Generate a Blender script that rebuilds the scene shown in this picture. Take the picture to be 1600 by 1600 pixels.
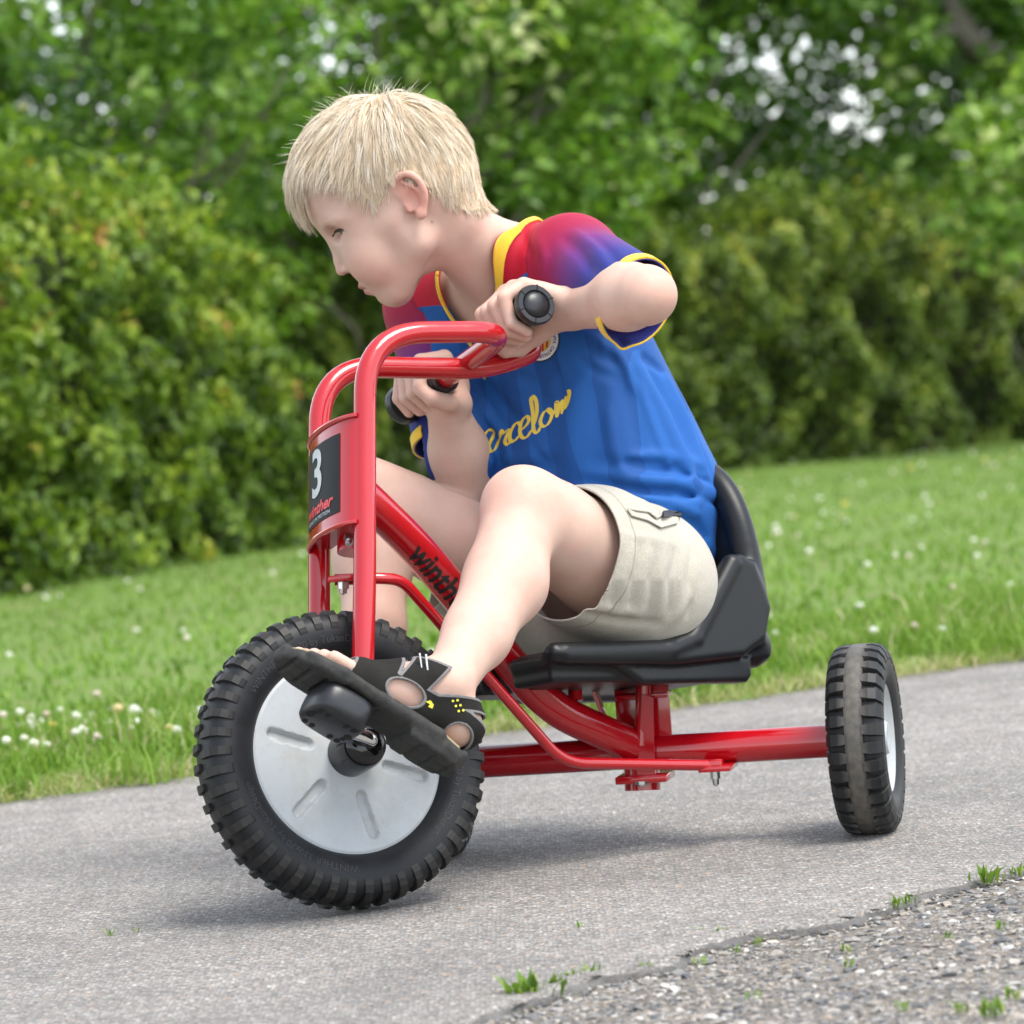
import bpy, bmesh, math, random
import numpy as np
from mathutils import Vector, Matrix
from mathutils.bvhtree import BVHTree

SC = bpy.context.scene
for _o in list(bpy.data.objects):
    bpy.data.objects.remove(_o)
COL = SC.collection
rad = math.radians

# ------------------------------------------------------------------ camera
F_PX, ROLL, CAM_H, CAM_D = 6400.0, rad(4.6), 0.58, 4.5
PITCH = math.atan(227 / F_PX)
_fwd = np.array([0, math.cos(PITCH), -math.sin(PITCH)])
_up0 = np.array([0, math.sin(PITCH), math.cos(PITCH)])
_rt0 = np.array([1.0, 0, 0])
RT = _rt0 * math.cos(ROLL) - _up0 * math.sin(ROLL)
UP = _up0 * math.cos(ROLL) + _rt0 * math.sin(ROLL)
CAM = np.array([0, -CAM_D, CAM_H])
cam_d = bpy.data.cameras.new('camera')
cam = bpy.data.objects.new('camera', cam_d)
COL.objects.link(cam)
cam.matrix_world = Matrix(((RT[0], UP[0], -_fwd[0], CAM[0]), (RT[1], UP[1], -_fwd[1], CAM[1]),
                           (RT[2], UP[2], -_fwd[2], CAM[2]), (0, 0, 0, 1)))
cam_d.sensor_width = 36
cam_d.lens = F_PX / 1600 * 36
cam_d.clip_start = 0.1
cam_d.clip_end = 2000
cam_d.dof.use_dof = True
cam_d.dof.focus_distance = 4.55
cam_d.dof.aperture_fstop = 144 / 17.0
SC.camera = cam

# ------------------------------------------------------------------ light
SUN_EL = rad(63)
SUN_DIR = Vector((math.cos(SUN_EL) * 0.80, -math.cos(SUN_EL) * 0.60, math.sin(SUN_EL)))
sd = bpy.data.lights.new('sun', 'SUN')
sd.energy = 1.5
sd.angle = rad(28)
sd.color = (1.0, 0.955, 0.88)
sun = bpy.data.objects.new('sun', sd)
COL.objects.link(sun)
sun.rotation_euler = SUN_DIR.to_track_quat('Z', 'Y').to_euler()
world = bpy.data.worlds.new('World')
SC.world = world
world.use_nodes = True
wn_ = world.node_tree
wn_.nodes.clear()
_o = wn_.nodes.new('ShaderNodeOutputWorld')
_b = wn_.nodes.new('ShaderNodeBackground')
_s = wn_.nodes.new('ShaderNodeTexSky')
_s.sky_type = 'NISHITA'
_s.sun_disc = False
_s.sun_elevation = SUN_EL
_s.sun_rotation = math.atan2(SUN_DIR.x, SUN_DIR.y)
_s.air_density = 1.0
_s.dust_density = 1.0
_s.ozone_density = 1.0
_h = wn_.nodes.new('ShaderNodeHueSaturation')
_h.inputs['Saturation'].default_value = 0.38
_b.inputs['Strength'].default_value = 0.15
wn_.links.new(_s.outputs[0], _h.inputs['Color'])
wn_.links.new(_h.outputs[0], _b.inputs[0])
wn_.links.new(_b.outputs[0], _o.inputs[0])
SC.view_settings.view_transform = 'Standard'
SC.view_settings.look = 'None'
SC.view_settings.gamma = 1.0
SC.view_settings.use_curve_mapping = False
SC.view_settings.exposure = 1.45
SC.render.engine = 'CYCLES'
SC.cycles.use_denoising = True
SC.cycles.max_bounces = 6
SC.cycles.diffuse_bounces = 3
SC.cycles.glossy_bounces = 3
SC.cycles.transmission_bounces = 3

# ------------------------------------------------------------------ helpers
def nrm(v):
    v = np.asarray(v, float)
    return v / np.linalg.norm(v)

def ray(x, y):
    return _fwd + RT * ((x - 800) / F_PX) - UP * ((y - 800) / F_PX)

def at(x, y, Y):
    r = ray(x, y)
    return CAM + r * ((Y + CAM_D) / r[1])

def atz(x, y, z):
    r = ray(x, y)
    return CAM + r * ((z - CAM_H) / r[2])

def onp(x, y, p0, n):
    r = ray(x, y)
    return CAM + r * (np.dot(np.asarray(p0) - CAM, n) / np.dot(r, n))

def proj(p):
    p = np.asarray(p, float) - CAM
    d = p @ _fwd
    return np.stack([800 + F_PX * (p @ RT) / d, 800 - F_PX * (p @ UP) / d], -1)

def empty(name, loc=(0, 0, 0), parent=None):
    o = bpy.data.objects.new(name, None)
    o.empty_display_size = 0.05
    o.location = loc
    COL.objects.link(o)
    if parent:
        child_of(o, parent)
    return o

def tag(o, label=None, cat=None, group=None, kind=None):
    if label: o['label'] = label
    if cat: o['category'] = cat
    if group: o['group'] = group
    if kind: o['kind'] = kind
    return o

def mesh_obj(name, verts, faces, mat=None, parent=None, smooth=True):
    me = bpy.data.meshes.new(name)
    verts = np.asarray(verts, np.float32)
    if isinstance(faces, np.ndarray):
        k = faces.shape[1]
        me.vertices.add(len(verts))
        me.vertices.foreach_set('co', verts.ravel())
        me.loops.add(faces.size)
        me.loops.foreach_set('vertex_index', faces.astype(np.int32).ravel())
        me.polygons.add(len(faces))
        me.polygons.foreach_set('loop_start', np.arange(0, faces.size, k, dtype=np.int32))
        me.polygons.foreach_set('loop_total', np.full(len(faces), k, np.int32))
        me.update(calc_edges=True)
    else:
        me.from_pydata([tuple(v) for v in verts], [], [tuple(f) for f in faces])
        me.update()
    me.validate()
    if smooth and len(me.polygons):
        me.polygons.foreach_set('use_smooth', np.ones(len(me.polygons), bool))
    if mat: me.materials.append(mat)
    o = bpy.data.objects.new(name, me)
    COL.objects.link(o)
    if parent:
        child_of(o, parent)
    return o

def wm(o):
    M = o.matrix_basis.copy()
    return wm(o.parent) @ o.matrix_parent_inverse @ M if o.parent else M

def child_of(o, parent):
    o.parent = parent
    o.matrix_parent_inverse = wm(parent).inverted()

def inst(name, me, M, parent):
    """another object sharing mesh data, M is its world matrix"""
    o = bpy.data.objects.new(name, me)
    COL.objects.link(o)
    if parent:
        child_of(o, parent)
    o.matrix_basis = M
    return o

def attr(o, name, vals):
    a = o.data.attributes.new(name, 'FLOAT', 'POINT')
    a.data.foreach_set('value', np.asarray(vals, np.float32).ravel())

def autosmooth(o, ang=40):
    me = o.data
    me.set_sharp_from_angle(angle=rad(ang))

class GB:
    """collects simple shapes as one mesh"""
    def __init__(s): s.v = []; s.f = []
    def add(s, v, f):
        b = len(s.v)
        s.v += [tuple(float(c) for c in x) for x in v]
        s.f += [tuple(i + b for i in q) for q in f]
        return s
    def box(s, c, X, Y, Z, hx, hy, hz, bev=0.0):
        c = np.asarray(c, float); X, Y, Z = map(np.asarray, (X, Y, Z))
        if bev <= 0:
            v = [c + X * hx * i + Y * hy * j + Z * hz * k for i in (-1, 1) for j in (-1, 1) for k in (-1, 1)]
            f = [(0, 1, 3, 2), (4, 6, 7, 5), (0, 4, 5, 1), (2, 3, 7, 6), (0, 2, 6, 4), (1, 5, 7, 3)]
            return s.add(v, f)
        bm = bmesh.new()
        bmesh.ops.create_cube(bm, size=2)
        for q in bm.verts:
            q.co = Vector((q.co.x * hx, q.co.y * hy, q.co.z * hz))
        bmesh.ops.bevel(bm, geom=bm.edges[:], offset=bev, segments=2, profile=.5, affect='EDGES')
        v = [c + X * q.co.x + Y * q.co.y + Z * q.co.z for q in bm.verts]
        f = [[w.index for w in p.verts] for p in bm.faces]
        bm.free()
        return s.add(v, f)
    def tube(s, pts, r, n=16, caps=True, rr=None):
        pts = [np.asarray(p, float) for p in pts]
        m = len(pts)
        t = [nrm(pts[min(i + 1, m - 1)] - pts[max(i - 1, 0)]) for i in range(m)]
        u = np.cross(t[0], [0.13, 0.21, 0.97]); u = nrm(u)
        v = []
        for i in range(m):
            u = nrm(u - t[i] * (u @ t[i])); w = np.cross(t[i], u)
            q = rr[i] if rr is not None else r
            for k in range(n):
                a = 2 * math.pi * k / n
                v.append(pts[i] + q * (math.cos(a) * u + math.sin(a) * w))
        f = []
        for i in range(m - 1):
            for k in range(n):
                k2 = (k + 1) % n
                f.append((i * n + k, i * n + k2, (i + 1) * n + k2, (i + 1) * n + k))
        if caps:
            f.append(tuple(range(n - 1, -1, -1)))
            f.append(tuple((m - 1) * n + k for k in range(n)))
        return s.add(v, f)
    def lathe(s, c, ax, prof, n=48, closed=False):
        """prof: list of (axial, radius)"""
        c = np.asarray(c, float); ax = nrm(ax)
        u = nrm(np.cross(ax, [0.1, 0.2, 0.97])); w = np.cross(ax, u)
        v = []
        for a, r in prof:
            for k in range(n):
                t = 2 * math.pi * k / n
                v.append(c + ax * a + r * (math.cos(t) * u + math.sin(t) * w))
        m = len(prof); f = []
        for i in range(m if closed else m - 1):
            j = (i + 1) % m
            for k in range(n):
                k2 = (k + 1) % n
                f.append((i * n + k, i * n + k2, j * n + k2, j * n + k))
        return s.add(v, f)
    def prism(s, poly, p0, X, Y, Z, h):
        """polygon in X,Y extruded from 0 to h along Z"""
        p0 = np.asarray(p0, float); n = len(poly)
        v = [p0 + X * a + Y * b for a, b in poly] + [p0 + X * a + Y * b + Z * h for a, b in poly]
        f = [tuple(range(n - 1, -1, -1)), tuple(range(n, 2 * n))]
        f += [(i, (i + 1) % n, n + (i + 1) % n, n + i) for i in range(n)]
        return s.add(v, f)
    def build(s, name, mat, parent=None, smooth=True, ang=40):
        me = bpy.data.meshes.new(name)
        me.from_pydata(s.v, [], s.f)
        bm = bmesh.new(); bm.from_mesh(me)
        bmesh.ops.recalc_face_normals(bm, faces=bm.faces[:])
        bm.to_mesh(me); bm.free()
        me.materials.append(mat)
        if smooth:
            me.polygons.foreach_set('use_smooth', np.ones(len(me.polygons), bool))
            me.set_sharp_from_angle(angle=rad(ang))
        o = bpy.data.objects.new(name, me)
        COL.objects.link(o)
        if parent:
            child_of(o, parent)
        return o

def spline(pts, per=8):
    """Catmull-Rom through points"""
    P = [np.asarray(p, float) for p in pts]
    P = [2 * P[0] - P[1]] + P + [2 * P[-1] - P[-2]]
    out = []
    for i in range(1, len(P) - 2):
        a, b, c, d = P[i - 1:i + 3]
        for k in range(per):
            t = k / per
            out.append(.5 * ((2 * b) + (c - a) * t + (2 * a - 5 * b + 4 * c - d) * t * t + (3 * b - a - 3 * c + d) * t ** 3))
    out.append(P[-2])
    return out

def fillet(pts, rads, per=8):
    """polyline with rounded corners"""
    P = [np.asarray(p, float) for p in pts]
    out = [P[0]]
    for i in range(1, len(P) - 1):
        d0 = P[i - 1] - P[i]; d1 = P[i + 1] - P[i]
        l = min(rads[i - 1], np.linalg.norm(d0) * .49, np.linalg.norm(d1) * .49)
        a = P[i] + nrm(d0) * l; c = P[i] + nrm(d1) * l
        for k in range(per + 1):
            t = k / per
            out.append((1 - t) ** 2 * a + 2 * t * (1 - t) * P[i] + t * t * c)
    out.append(P[-1])
    return out

# ------------------------------------------------------------------ materials
class NT:
    def __init__(s, name):
        s.m = bpy.data.materials.new(name); s.m.use_nodes = True
        s.t = s.m.node_tree
        s.b = s.t.nodes['Principled BSDF']
    def n(s, kind, **kw):
        x = s.t.nodes.new('ShaderNode' + kind)
        for k, v in kw.items():
            if k.startswith('_'): setattr(x, k[1:], v)
            else:
                key = int(k[1:]) if k[0] == 'i' and k[1:].isdigit() else k.replace('__', ' ')
                s.set(x.inputs[key], v)
        return x
    def set(s, inp, v):
        if hasattr(v, 'is_output') or isinstance(v, bpy.types.NodeSocket): s.t.links.new(v, inp)
        else: inp.default_value = v
    def p(s, **kw):
        for k, v in kw.items(): s.set(s.b.inputs[k.replace('__', ' ')], v)
        return s
    def pos(s):
        return s.n('NewGeometry').outputs['Position']
    def objc(s):
        return s.n('TexCoord').outputs['Object']
    def noise(s, vec, scale, detail=3, rough=.5):
        x = s.n('TexNoise', Vector=vec, Scale=scale, Detail=detail, Roughness=rough)
        return x.outputs['Fac']
    def vor(s, vec, scale, feat='F1', out='Distance', rnd=1.0):
        x = s.n('TexVoronoi', _feature=feat, Vector=vec, Scale=scale, Randomness=rnd)
        return x.outputs[out]
    def ramp(s, fac, stops, interp='LINEAR'):
        x = s.n('ValToRGB', Fac=fac)
        x.color_ramp.interpolation = interp
        e = x.color_ramp.elements
        while len(e) < len(stops): e.new(0.5)
        for i, (p, c) in enumerate(stops):
            e[i].position = p
            e[i].color = tuple(c) + (1,) if len(c) == 3 else c
        return x.outputs[0]
    def mix(s, fac, a, b, mode='MIX'):
        x = s.n('Mix', _data_type='RGBA', _blend_type=mode)
        s.set(x.inputs[0], fac); s.set(x.inputs[6], c4(a)); s.set(x.inputs[7], c4(b))
        return x.outputs[2]
    def math(s, op, a, b=0.0, c=None):
        x = s.n('Math', _operation=op)
        s.set(x.inputs[0], a); s.set(x.inputs[1], b)
        if c is not None: s.set(x.inputs[2], c)
        return x.outputs[0]
    def attr(s, name):
        return s.n('Attribute', _attribute_name=name).outputs['Fac']
    def bump(s, h, strength=.3, dist=.001, normal=None):
        x = s.n('Bump', Height=h, Strength=strength, Distance=dist)
        if normal is not None: s.set(x.inputs['Normal'], normal)
        s.set(s.b.inputs['Normal'], x.outputs[0])
        return x.outputs[0]

def c4(c):
    if isinstance(c, (tuple, list)) and len(c) == 3: return tuple(c) + (1,)
    return c

def simple(name, col, rough=.5, metal=0, spec=.5, coat=0, var=.0, bscale=0, bstr=.2, bdist=.0005):
    t = NT(name)
    base = c4(col)
    P = t.pos()
    if var:
        nz = t.noise(P, 60, 4)
        base = t.mix(nz, tuple(c * (1 - var) for c in col), tuple(min(1, c * (1 + var)) for c in col))
    t.p(Base__Color=base, Roughness=rough, Metallic=metal, Coat__Weight=coat)
    t.b.inputs['Specular IOR Level'].default_value = spec
    if bscale: t.bump(t.noise(P, bscale, 4), bstr, bdist)
    return t.m

# ------------------------------------------------------------------ implicit surfaces (numpy) -> mesh
class SDF:
    def __init__(s): s.p = []
    def _add(s, fn, c, R, k, op): s.p.append((fn, np.asarray(c, float), R, k, op)); return s
    def cone(s, a, b, ra, rb, k=.010, flat=None, op='u'):
        """tapered capsule; flat=(axis, factor) squashes the section along axis"""
        a = np.asarray(a, float); b = np.asarray(b, float); ab = b - a; L2 = max(ab @ ab, 1e-12)
        if flat: w, ff = nrm(flat[0]), flat[1]
        def fn(q):
            q = q - a
            t = np.clip((q @ ab) / L2, 0, 1)
            v = q - t[..., None] * ab
            if flat: v = v + (v @ w)[..., None] * (w * (ff - 1))
            return np.sqrt((v * v).sum(-1)) - (ra + (rb - ra) * t)
        return s._add(fn, (a + b) / 2, math.sqrt(L2) / 2 + max(ra, rb), k, op)
    def ball(s, c, r, k=.010, op='u'): return s.cone(c, np.asarray(c) + 1e-5, r, r, k, None, op)
    def chain(s, pts, rs, k=.010, flat=None):
        for i in range(len(pts) - 1): s.cone(pts[i], pts[i + 1], rs[i], rs[i + 1], k, flat)
        return s
    def ell(s, c, axes, r, k=.010, op='u'):
        c = np.asarray(c, float); A = np.asarray(axes, float); r = np.asarray(r, float)
        def fn(q):
            q = (q - c) @ A.T
            k0 = np.sqrt(((q / r) ** 2).sum(-1)); k1 = np.sqrt(((q / r ** 2) ** 2).sum(-1))
            return k0 * (k0 - 1) / np.maximum(k1, 1e-6)
        return s._add(fn, c, max(r), k, op)
    def box(s, c, axes, h, rnd, k=.005, op='u'):
        c = np.asarray(c, float); A = np.asarray(axes, float); h = np.asarray(h, float) - rnd
        def fn(q):
            q = np.abs((q - c) @ A.T) - h
            return np.sqrt((np.maximum(q, 0) ** 2).sum(-1)) + np.minimum(q.max(-1), 0) - rnd
        return s._add(fn, c, float(np.linalg.norm(h)) + rnd, k, op)
    def poly(s, p0, axes, pts, z0, z1, rnd, k=.005, op='u'):
        """polygon in axes[0],axes[1] extruded along axes[2] from z0 to z1, edges rounded"""
        p0 = np.asarray(p0, float); A = np.asarray(axes, float); pts = np.asarray(pts, float)
        def fn(q):
            q = (q - p0) @ A.T
            p = q[..., :2]; d = None; sg = np.ones(p.shape[:-1])
            n = len(pts)
            for i in range(n):
                a, b = pts[i], pts[i - 1]
                e = b - a; w = p - a
                t = np.clip((w @ e) / (e @ e), 0, 1)
                v = w - t[..., None] * e; dd = (v * v).sum(-1)
                d = dd if d is None else np.minimum(d, dd)
                c1 = p[..., 1] >= a[1]; c2 = p[..., 1] < b[1]; c3 = e[0] * w[..., 1] > e[1] * w[..., 0]
                fl = (c1 & c2 & c3) | (~c1 & ~c2 & ~c3)
                sg = np.where(fl, -sg, sg)
            d = sg * np.sqrt(d) + rnd
            z = np.abs(q[..., 2] - (z0 + z1) / 2) - (z1 - z0) / 2 + rnd
            o = np.sqrt(np.maximum(d, 0) ** 2 + np.maximum(z, 0) ** 2) + np.minimum(np.maximum(d, z), 0)
            return o - rnd
        c2 = pts.mean(0); c = p0 + A[0] * c2[0] + A[1] * c2[1] + A[2] * (z0 + z1) / 2
        R = float(np.sqrt(((pts - c2) ** 2).sum(1).max() + ((z1 - z0) / 2) ** 2))
        return s._add(fn, c, R, k, op)
    def ridge(s, pts, amp, w):
        """raise (or sink, amp<0) the surface along a line"""
        P = np.array(pts, float)
        def fn(q):
            best = None; tt = None; n = len(P) - 1
            for i in range(n):
                ab = P[i + 1] - P[i]; w_ = q - P[i]
                t = np.clip((w_ @ ab) / max(ab @ ab, 1e-12), 0, 1)
                v = w_ - t[..., None] * ab; d2 = (v * v).sum(-1); g = (i + t) / n
                if best is None: best, tt = d2, g
                else:
                    m = d2 < best; best = np.where(m, d2, best); tt = np.where(m, g, tt)
            return amp * np.exp(-best / (w * w)) * np.sqrt(np.clip(4 * tt * (1 - tt) + .12, 0, 1))
        c = (P.min(0) + P.max(0)) / 2
        return s._add(fn, c, float(np.linalg.norm(P - c, axis=1).max()) + 2.2 * w, 0, 'r')
    def apply(s, pts, R, init=.06, margin=.03):
        """pts (nb,m,3) grouped in blocks of radius R"""
        cen = pts.mean(1)
        d = np.full(pts.shape[:2], init, np.float64)
        rid = None
        for fn, c, pr, k, op in s.p:
            ix = np.nonzero(np.sqrt(((cen - c) ** 2).sum(-1)) < pr + R + (margin if op != 'r' else 0))[0]
            if not len(ix): continue
            e = fn(pts[ix]); D = d[ix]
            if op == 'u':
                if k > 0:
                    h = np.maximum(k - np.abs(D - e), 0) / k
                    D = np.minimum(D, e) - h * h * k * .25
                else: D = np.minimum(D, e)
                d[ix] = D
            elif op == 's':
                e = -e
                if k > 0:
                    h = np.maximum(k - np.abs(D - e), 0) / k
                    D = np.maximum(D, e) + h * h * k * .25
                else: D = np.maximum(D, e)
                d[ix] = D
            elif op == 'r':
                if rid is None: rid = np.zeros_like(d)
                R0 = rid[ix]
                rid[ix] = np.where(np.abs(e) > np.abs(R0), e, R0) if False else R0 + e
        if rid is not None: d = d - np.clip(rid, -.02, .02)
        return d
    def ev(s, P):
        P = np.asarray(P, float).reshape(-1, 1, 3)
        return s.apply(P, 1e-4)[:, 0]
    def mesh(s, h, init=.06):
        lo = np.min([c - R for f, c, R, k, o in s.p if o == 'u'], 0) - .02
        hi = np.max([c + R for f, c, R, k, o in s.p if o == 'u'], 0) + .02
        B = 8; bs = B * h
        nb = np.ceil((hi - lo) / bs).astype(int) + 1
        # coarse: super blocks of 4 blocks
        ids = np.stack(np.meshgrid(*[np.arange(0, n, 4) for n in nb], indexing='ij'), -1).reshape(-1, 3)
        cen = lo + (ids + 2) * bs
        d = s.ev(cen)
        ids = ids[np.abs(d) < bs * 4 * .88 + .022]
        off = np.stack(np.meshgrid(*[np.arange(4)] * 3, indexing='ij'), -1).reshape(-1, 3)
        ids = (ids[:, None] + off[None]).reshape(-1, 3)
        d = s.ev(lo + (ids + .5) * bs)
        ids = ids[np.abs(d) < bs * .88 + .008]
        g = np.stack(np.meshgrid(*[np.arange(B + 1)] * 3, indexing='ij'), -1).reshape(-1, 3)
        S = np.empty((len(ids), (B + 1) ** 3))
        for i0 in range(0, len(ids), 1500):
            J = ids[i0:i0 + 1500]
            S[i0:i0 + 1500] = s.apply(lo + (J[:, None] * B + g[None]) * h, bs * .88)
        S = S.reshape(-1, B + 1, B + 1, B + 1)
        neg = S < 0
        cs = np.zeros((len(ids), B, B, B), int)
        for a in (0, 1):
            for b in (0, 1):
                for c in (0, 1): cs += neg[:, a:B + a, b:B + b, c:B + c]
        act = np.nonzero((cs > 0) & (cs < 8))
        bi = act[0]; loc = np.stack(act[1:], -1)
        cell = ids[bi] * B + loc
        V = np.zeros((len(cell), 3)); cnt = np.zeros(len(cell))
        for ax in range(3):
            o1, o2 = [i for i in range(3) if i != ax]
            for a in (0, 1):
                for b in (0, 1):
                    p = loc.copy(); p[:, o1] += a; p[:, o2] += b
                    q = p.copy(); q[:, ax] += 1
                    s0 = S[bi, p[:, 0], p[:, 1], p[:, 2]]; s1 = S[bi, q[:, 0], q[:, 1], q[:, 2]]
                    cr = (s0 < 0) != (s1 < 0)
                    t = np.where(cr, s0 / np.where(cr, s0 - s1, 1), 0)
                    pos = p.astype(float); pos[:, ax] += t
                    V += np.where(cr[:, None], pos - loc, 0); cnt += cr
        V = lo + (cell + V / cnt[:, None]) * h
        dim = nb * B + 8
        key = lambda c: (c[..., 0] * dim[1] + c[..., 1]) * dim[2] + c[..., 2]
        kk = key(cell); od = np.argsort(kk); ks = kk[od]
        quads = []
        for ax in range(3):
            o1, o2 = [(1, 2), (2, 0), (0, 1)][ax]
            sl0 = [slice(None), slice(0, B), slice(0, B), slice(0, B)]
            sl1 = list(sl0); sl1[ax + 1] = slice(1, B + 1)
            A0 = neg[tuple(sl0)]; A1 = neg[tuple(sl1)]
            e = np.nonzero(A0 != A1)
            base = ids[e[0]] * B + np.stack(e[1:], -1)
            flip = A0[e]
            c4_ = []
            for a, b in ((-1, -1), (0, -1), (0, 0), (-1, 0)):
                c = base.copy(); c[:, o1] += a; c[:, o2] += b
                k = key(c); ix = np.searchsorted(ks, k); ix = np.minimum(ix, len(ks) - 1)
                ok = ks[ix] == k
                c4_.append(np.where(ok, od[ix], -1))
            Q = np.stack(c4_, -1); good = (Q >= 0).all(1)
            Q = np.where(flip[:, None], Q, Q[:, ::-1])
            quads.append(Q[good])
        return V, np.concatenate(quads)

def smooth_mesh(V, Q, it=2, lam=.5):
    E = np.concatenate([Q[:, [i, (i + 1) % Q.shape[1]]] for i in range(Q.shape[1])])
    E = np.concatenate([E, E[:, ::-1]])
    n = len(V); cnt = np.maximum(np.bincount(E[:, 0], minlength=n), 1)
    for _ in range(it):
        for l in (lam, -lam * 1.04):
            m = np.stack([np.bincount(E[:, 0], weights=V[E[:, 1], c], minlength=n) for c in range(3)], -1) / cnt[:, None]
            V = V + l * (m - V)
    return V

def tri(Q): return np.concatenate([Q[:, [0, 1, 2]], Q[:, [0, 2, 3]]])

def clip(V, T, sv, extra=()):
    """keep the part of a triangle mesh where sv<0, cutting triangles exactly; extra = per-vertex arrays carried along"""
    sv = np.asarray(sv, float).copy(); sv[np.abs(sv) < 1e-9] = 1e-9
    neg = sv[T] < 0; c = neg.sum(1)
    keep = [T[c == 3]]
    newV = [V]; newX = [[e] for e in extra]; base = len(V)
    for want in (1, 2):
        M = T[c == want]; ng = neg[c == want]
        if not len(M): continue
        odd = np.argmax(ng if want == 1 else ~ng, 1)
        r = np.arange(len(M))
        a = M[r, odd]; b = M[r, (odd + 1) % 3]; d = M[r, (odd + 2) % 3]
        tb = sv[a] / (sv[a] - sv[b]); td = sv[a] / (sv[a] - sv[d])
        pb = V[a] + tb[:, None] * (V[b] - V[a]); pd = V[a] + td[:, None] * (V[d] - V[a])
        ib = base + r; idd = base + len(M) + r
        newV += [pb, pd]
        for i, e in enumerate(extra): newX[i] += [e[a] + tb * (e[b] - e[a]), e[a] + td * (e[d] - e[a])]
        base += 2 * len(M)
        if want == 1: keep.append(np.stack([a, ib, idd], -1))
        else: keep += [np.stack([ib, b, d], -1), np.stack([ib, d, idd], -1)]
    V = np.concatenate(newV); X = [np.concatenate(x) for x in newX]
    T = np.concatenate(keep)
    # weld duplicates and drop unused
    kq = np.round(V * 2e5).astype(np.int64)
    used = np.unique(T)
    _, first, inv = np.unique(kq[used], axis=0, return_index=True, return_inverse=True)
    inv = inv.ravel()
    mp = np.full(len(V), -1); mp[used] = inv
    T = mp[T]; sel = used[first]
    T = T[(T[:, 0] != T[:, 1]) & (T[:, 1] != T[:, 2]) & (T[:, 0] != T[:, 2])]
    return V[sel], T, [x[sel] for x in X]

def vnormals(V, T):
    n = np.cross(V[T[:, 1]] - V[T[:, 0]], V[T[:, 2]] - V[T[:, 0]])
    N = np.zeros_like(V)
    for i in range(3):
        for c in range(3): N[:, c] += np.bincount(T[:, i], weights=n[:, c], minlength=len(V))
    return N / np.maximum(np.linalg.norm(N, axis=1), 1e-12)[:, None]

def solidify(o, t, off=-1):
    m = o.modifiers.new('thickness', 'SOLIDIFY'); m.thickness = t; m.offset = off
    return o

def text_mesh(txt, size=1.0, sub=0, bold=0.0, shear=0.0, align='CENTER', maxlen=None):
    cu = bpy.data.curves.new('txt', 'FONT'); cu.body = txt; cu.size = size
    cu.align_x = align; cu.align_y = 'CENTER'; cu.offset = bold; cu.shear = shear; cu.resolution_u = 4
    ob = bpy.data.objects.new('txt', cu); COL.objects.link(ob)
    dg = bpy.context.evaluated_depsgraph_get()
    me = bpy.data.meshes.new_from_object(ob.evaluated_get(dg))
    bpy.data.objects.remove(ob); bpy.data.curves.remove(cu)
    bm = bmesh.new(); bm.from_mesh(me)
    bmesh.ops.remove_doubles(bm, verts=bm.verts[:], dist=size * 1e-4)
    bmesh.ops.triangulate(bm, faces=bm.faces[:])
    if maxlen:
        for _ in range(6):
            es = [e for e in bm.edges if e.calc_length() > maxlen]
            if not es: break
            bmesh.ops.subdivide_edges(bm, edges=es, cuts=1)
            bmesh.ops.triangulate(bm, faces=bm.faces[:])
    V = np.array([v.co[:] for v in bm.verts]); Fc = [[v.index for v in f.verts] for f in bm.faces]
    bm.free(); bpy.data.meshes.remove(me)
    return V, Fc
# ================================================================== SETTING
RNG = np.random.default_rng(7)
random.seed(7)

def m_asphalt():
    t = NT('asphalt'); P = t.pos()
    v = t.n('TexVoronoi', _feature='F1', Vector=P, Scale=210.0)
    d1 = v.outputs['Distance']; cc = v.outputs['Color']
    sep = t.n('SeparateColor', Color=cc)
    v2 = t.n('TexVoronoi', _feature='F1', Vector=P, Scale=480.0)
    sep2 = t.n('SeparateColor', Color=v2.outputs['Color'])
    stone = t.ramp(sep.outputs[0], [(0, (.11, .108, .106)), (.25, (.185, .18, .176)), (.6, (.26, .252, .243)), (.85, (.34, .33, .318)), (1, (.52, .51, .49))])
    fine = t.ramp(sep2.outputs[1], [(0, (.085, .083, .081)), (.5, (.19, .185, .18)), (1, (.33, .322, .31))])
    m = t.ramp(d1, [(.42, (0, 0, 0)), (.62, (1, 1, 1))])
    col = t.mix(m, stone, fine)
    big = t.noise(P, 2.2, 4, .6)
    mid = t.noise(P, 14, 4, .6)
    col = t.mix(1.0, col, t.ramp(big, [(.3, (.80, .775, .745)), (.7, (1.16, 1.12, 1.07))]), 'MULTIPLY')
    col = t.mix(1.0, col, t.ramp(mid, [(.25, (.82, .82, .82)), (.75, (1.12, 1.12, 1.12))]), 'MULTIPLY')
    warm = t.vor(P, 150, out='Color')
    ws = t.n('SeparateColor', Color=warm)
    col = t.mix(t.math('GREATER_THAN', ws.outputs[2], .982), col, (.30, .23, .18))
    t.p(Base__Color=col, Roughness=.92)
    h = t.math('ADD', t.math('MULTIPLY', t.math('SUBTRACT', .5, d1), sep.outputs[1]), t.math('MULTIPLY', v2.outputs['Distance'], -.35))
    t.bump(h, .9, .003)
    return t.m

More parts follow.
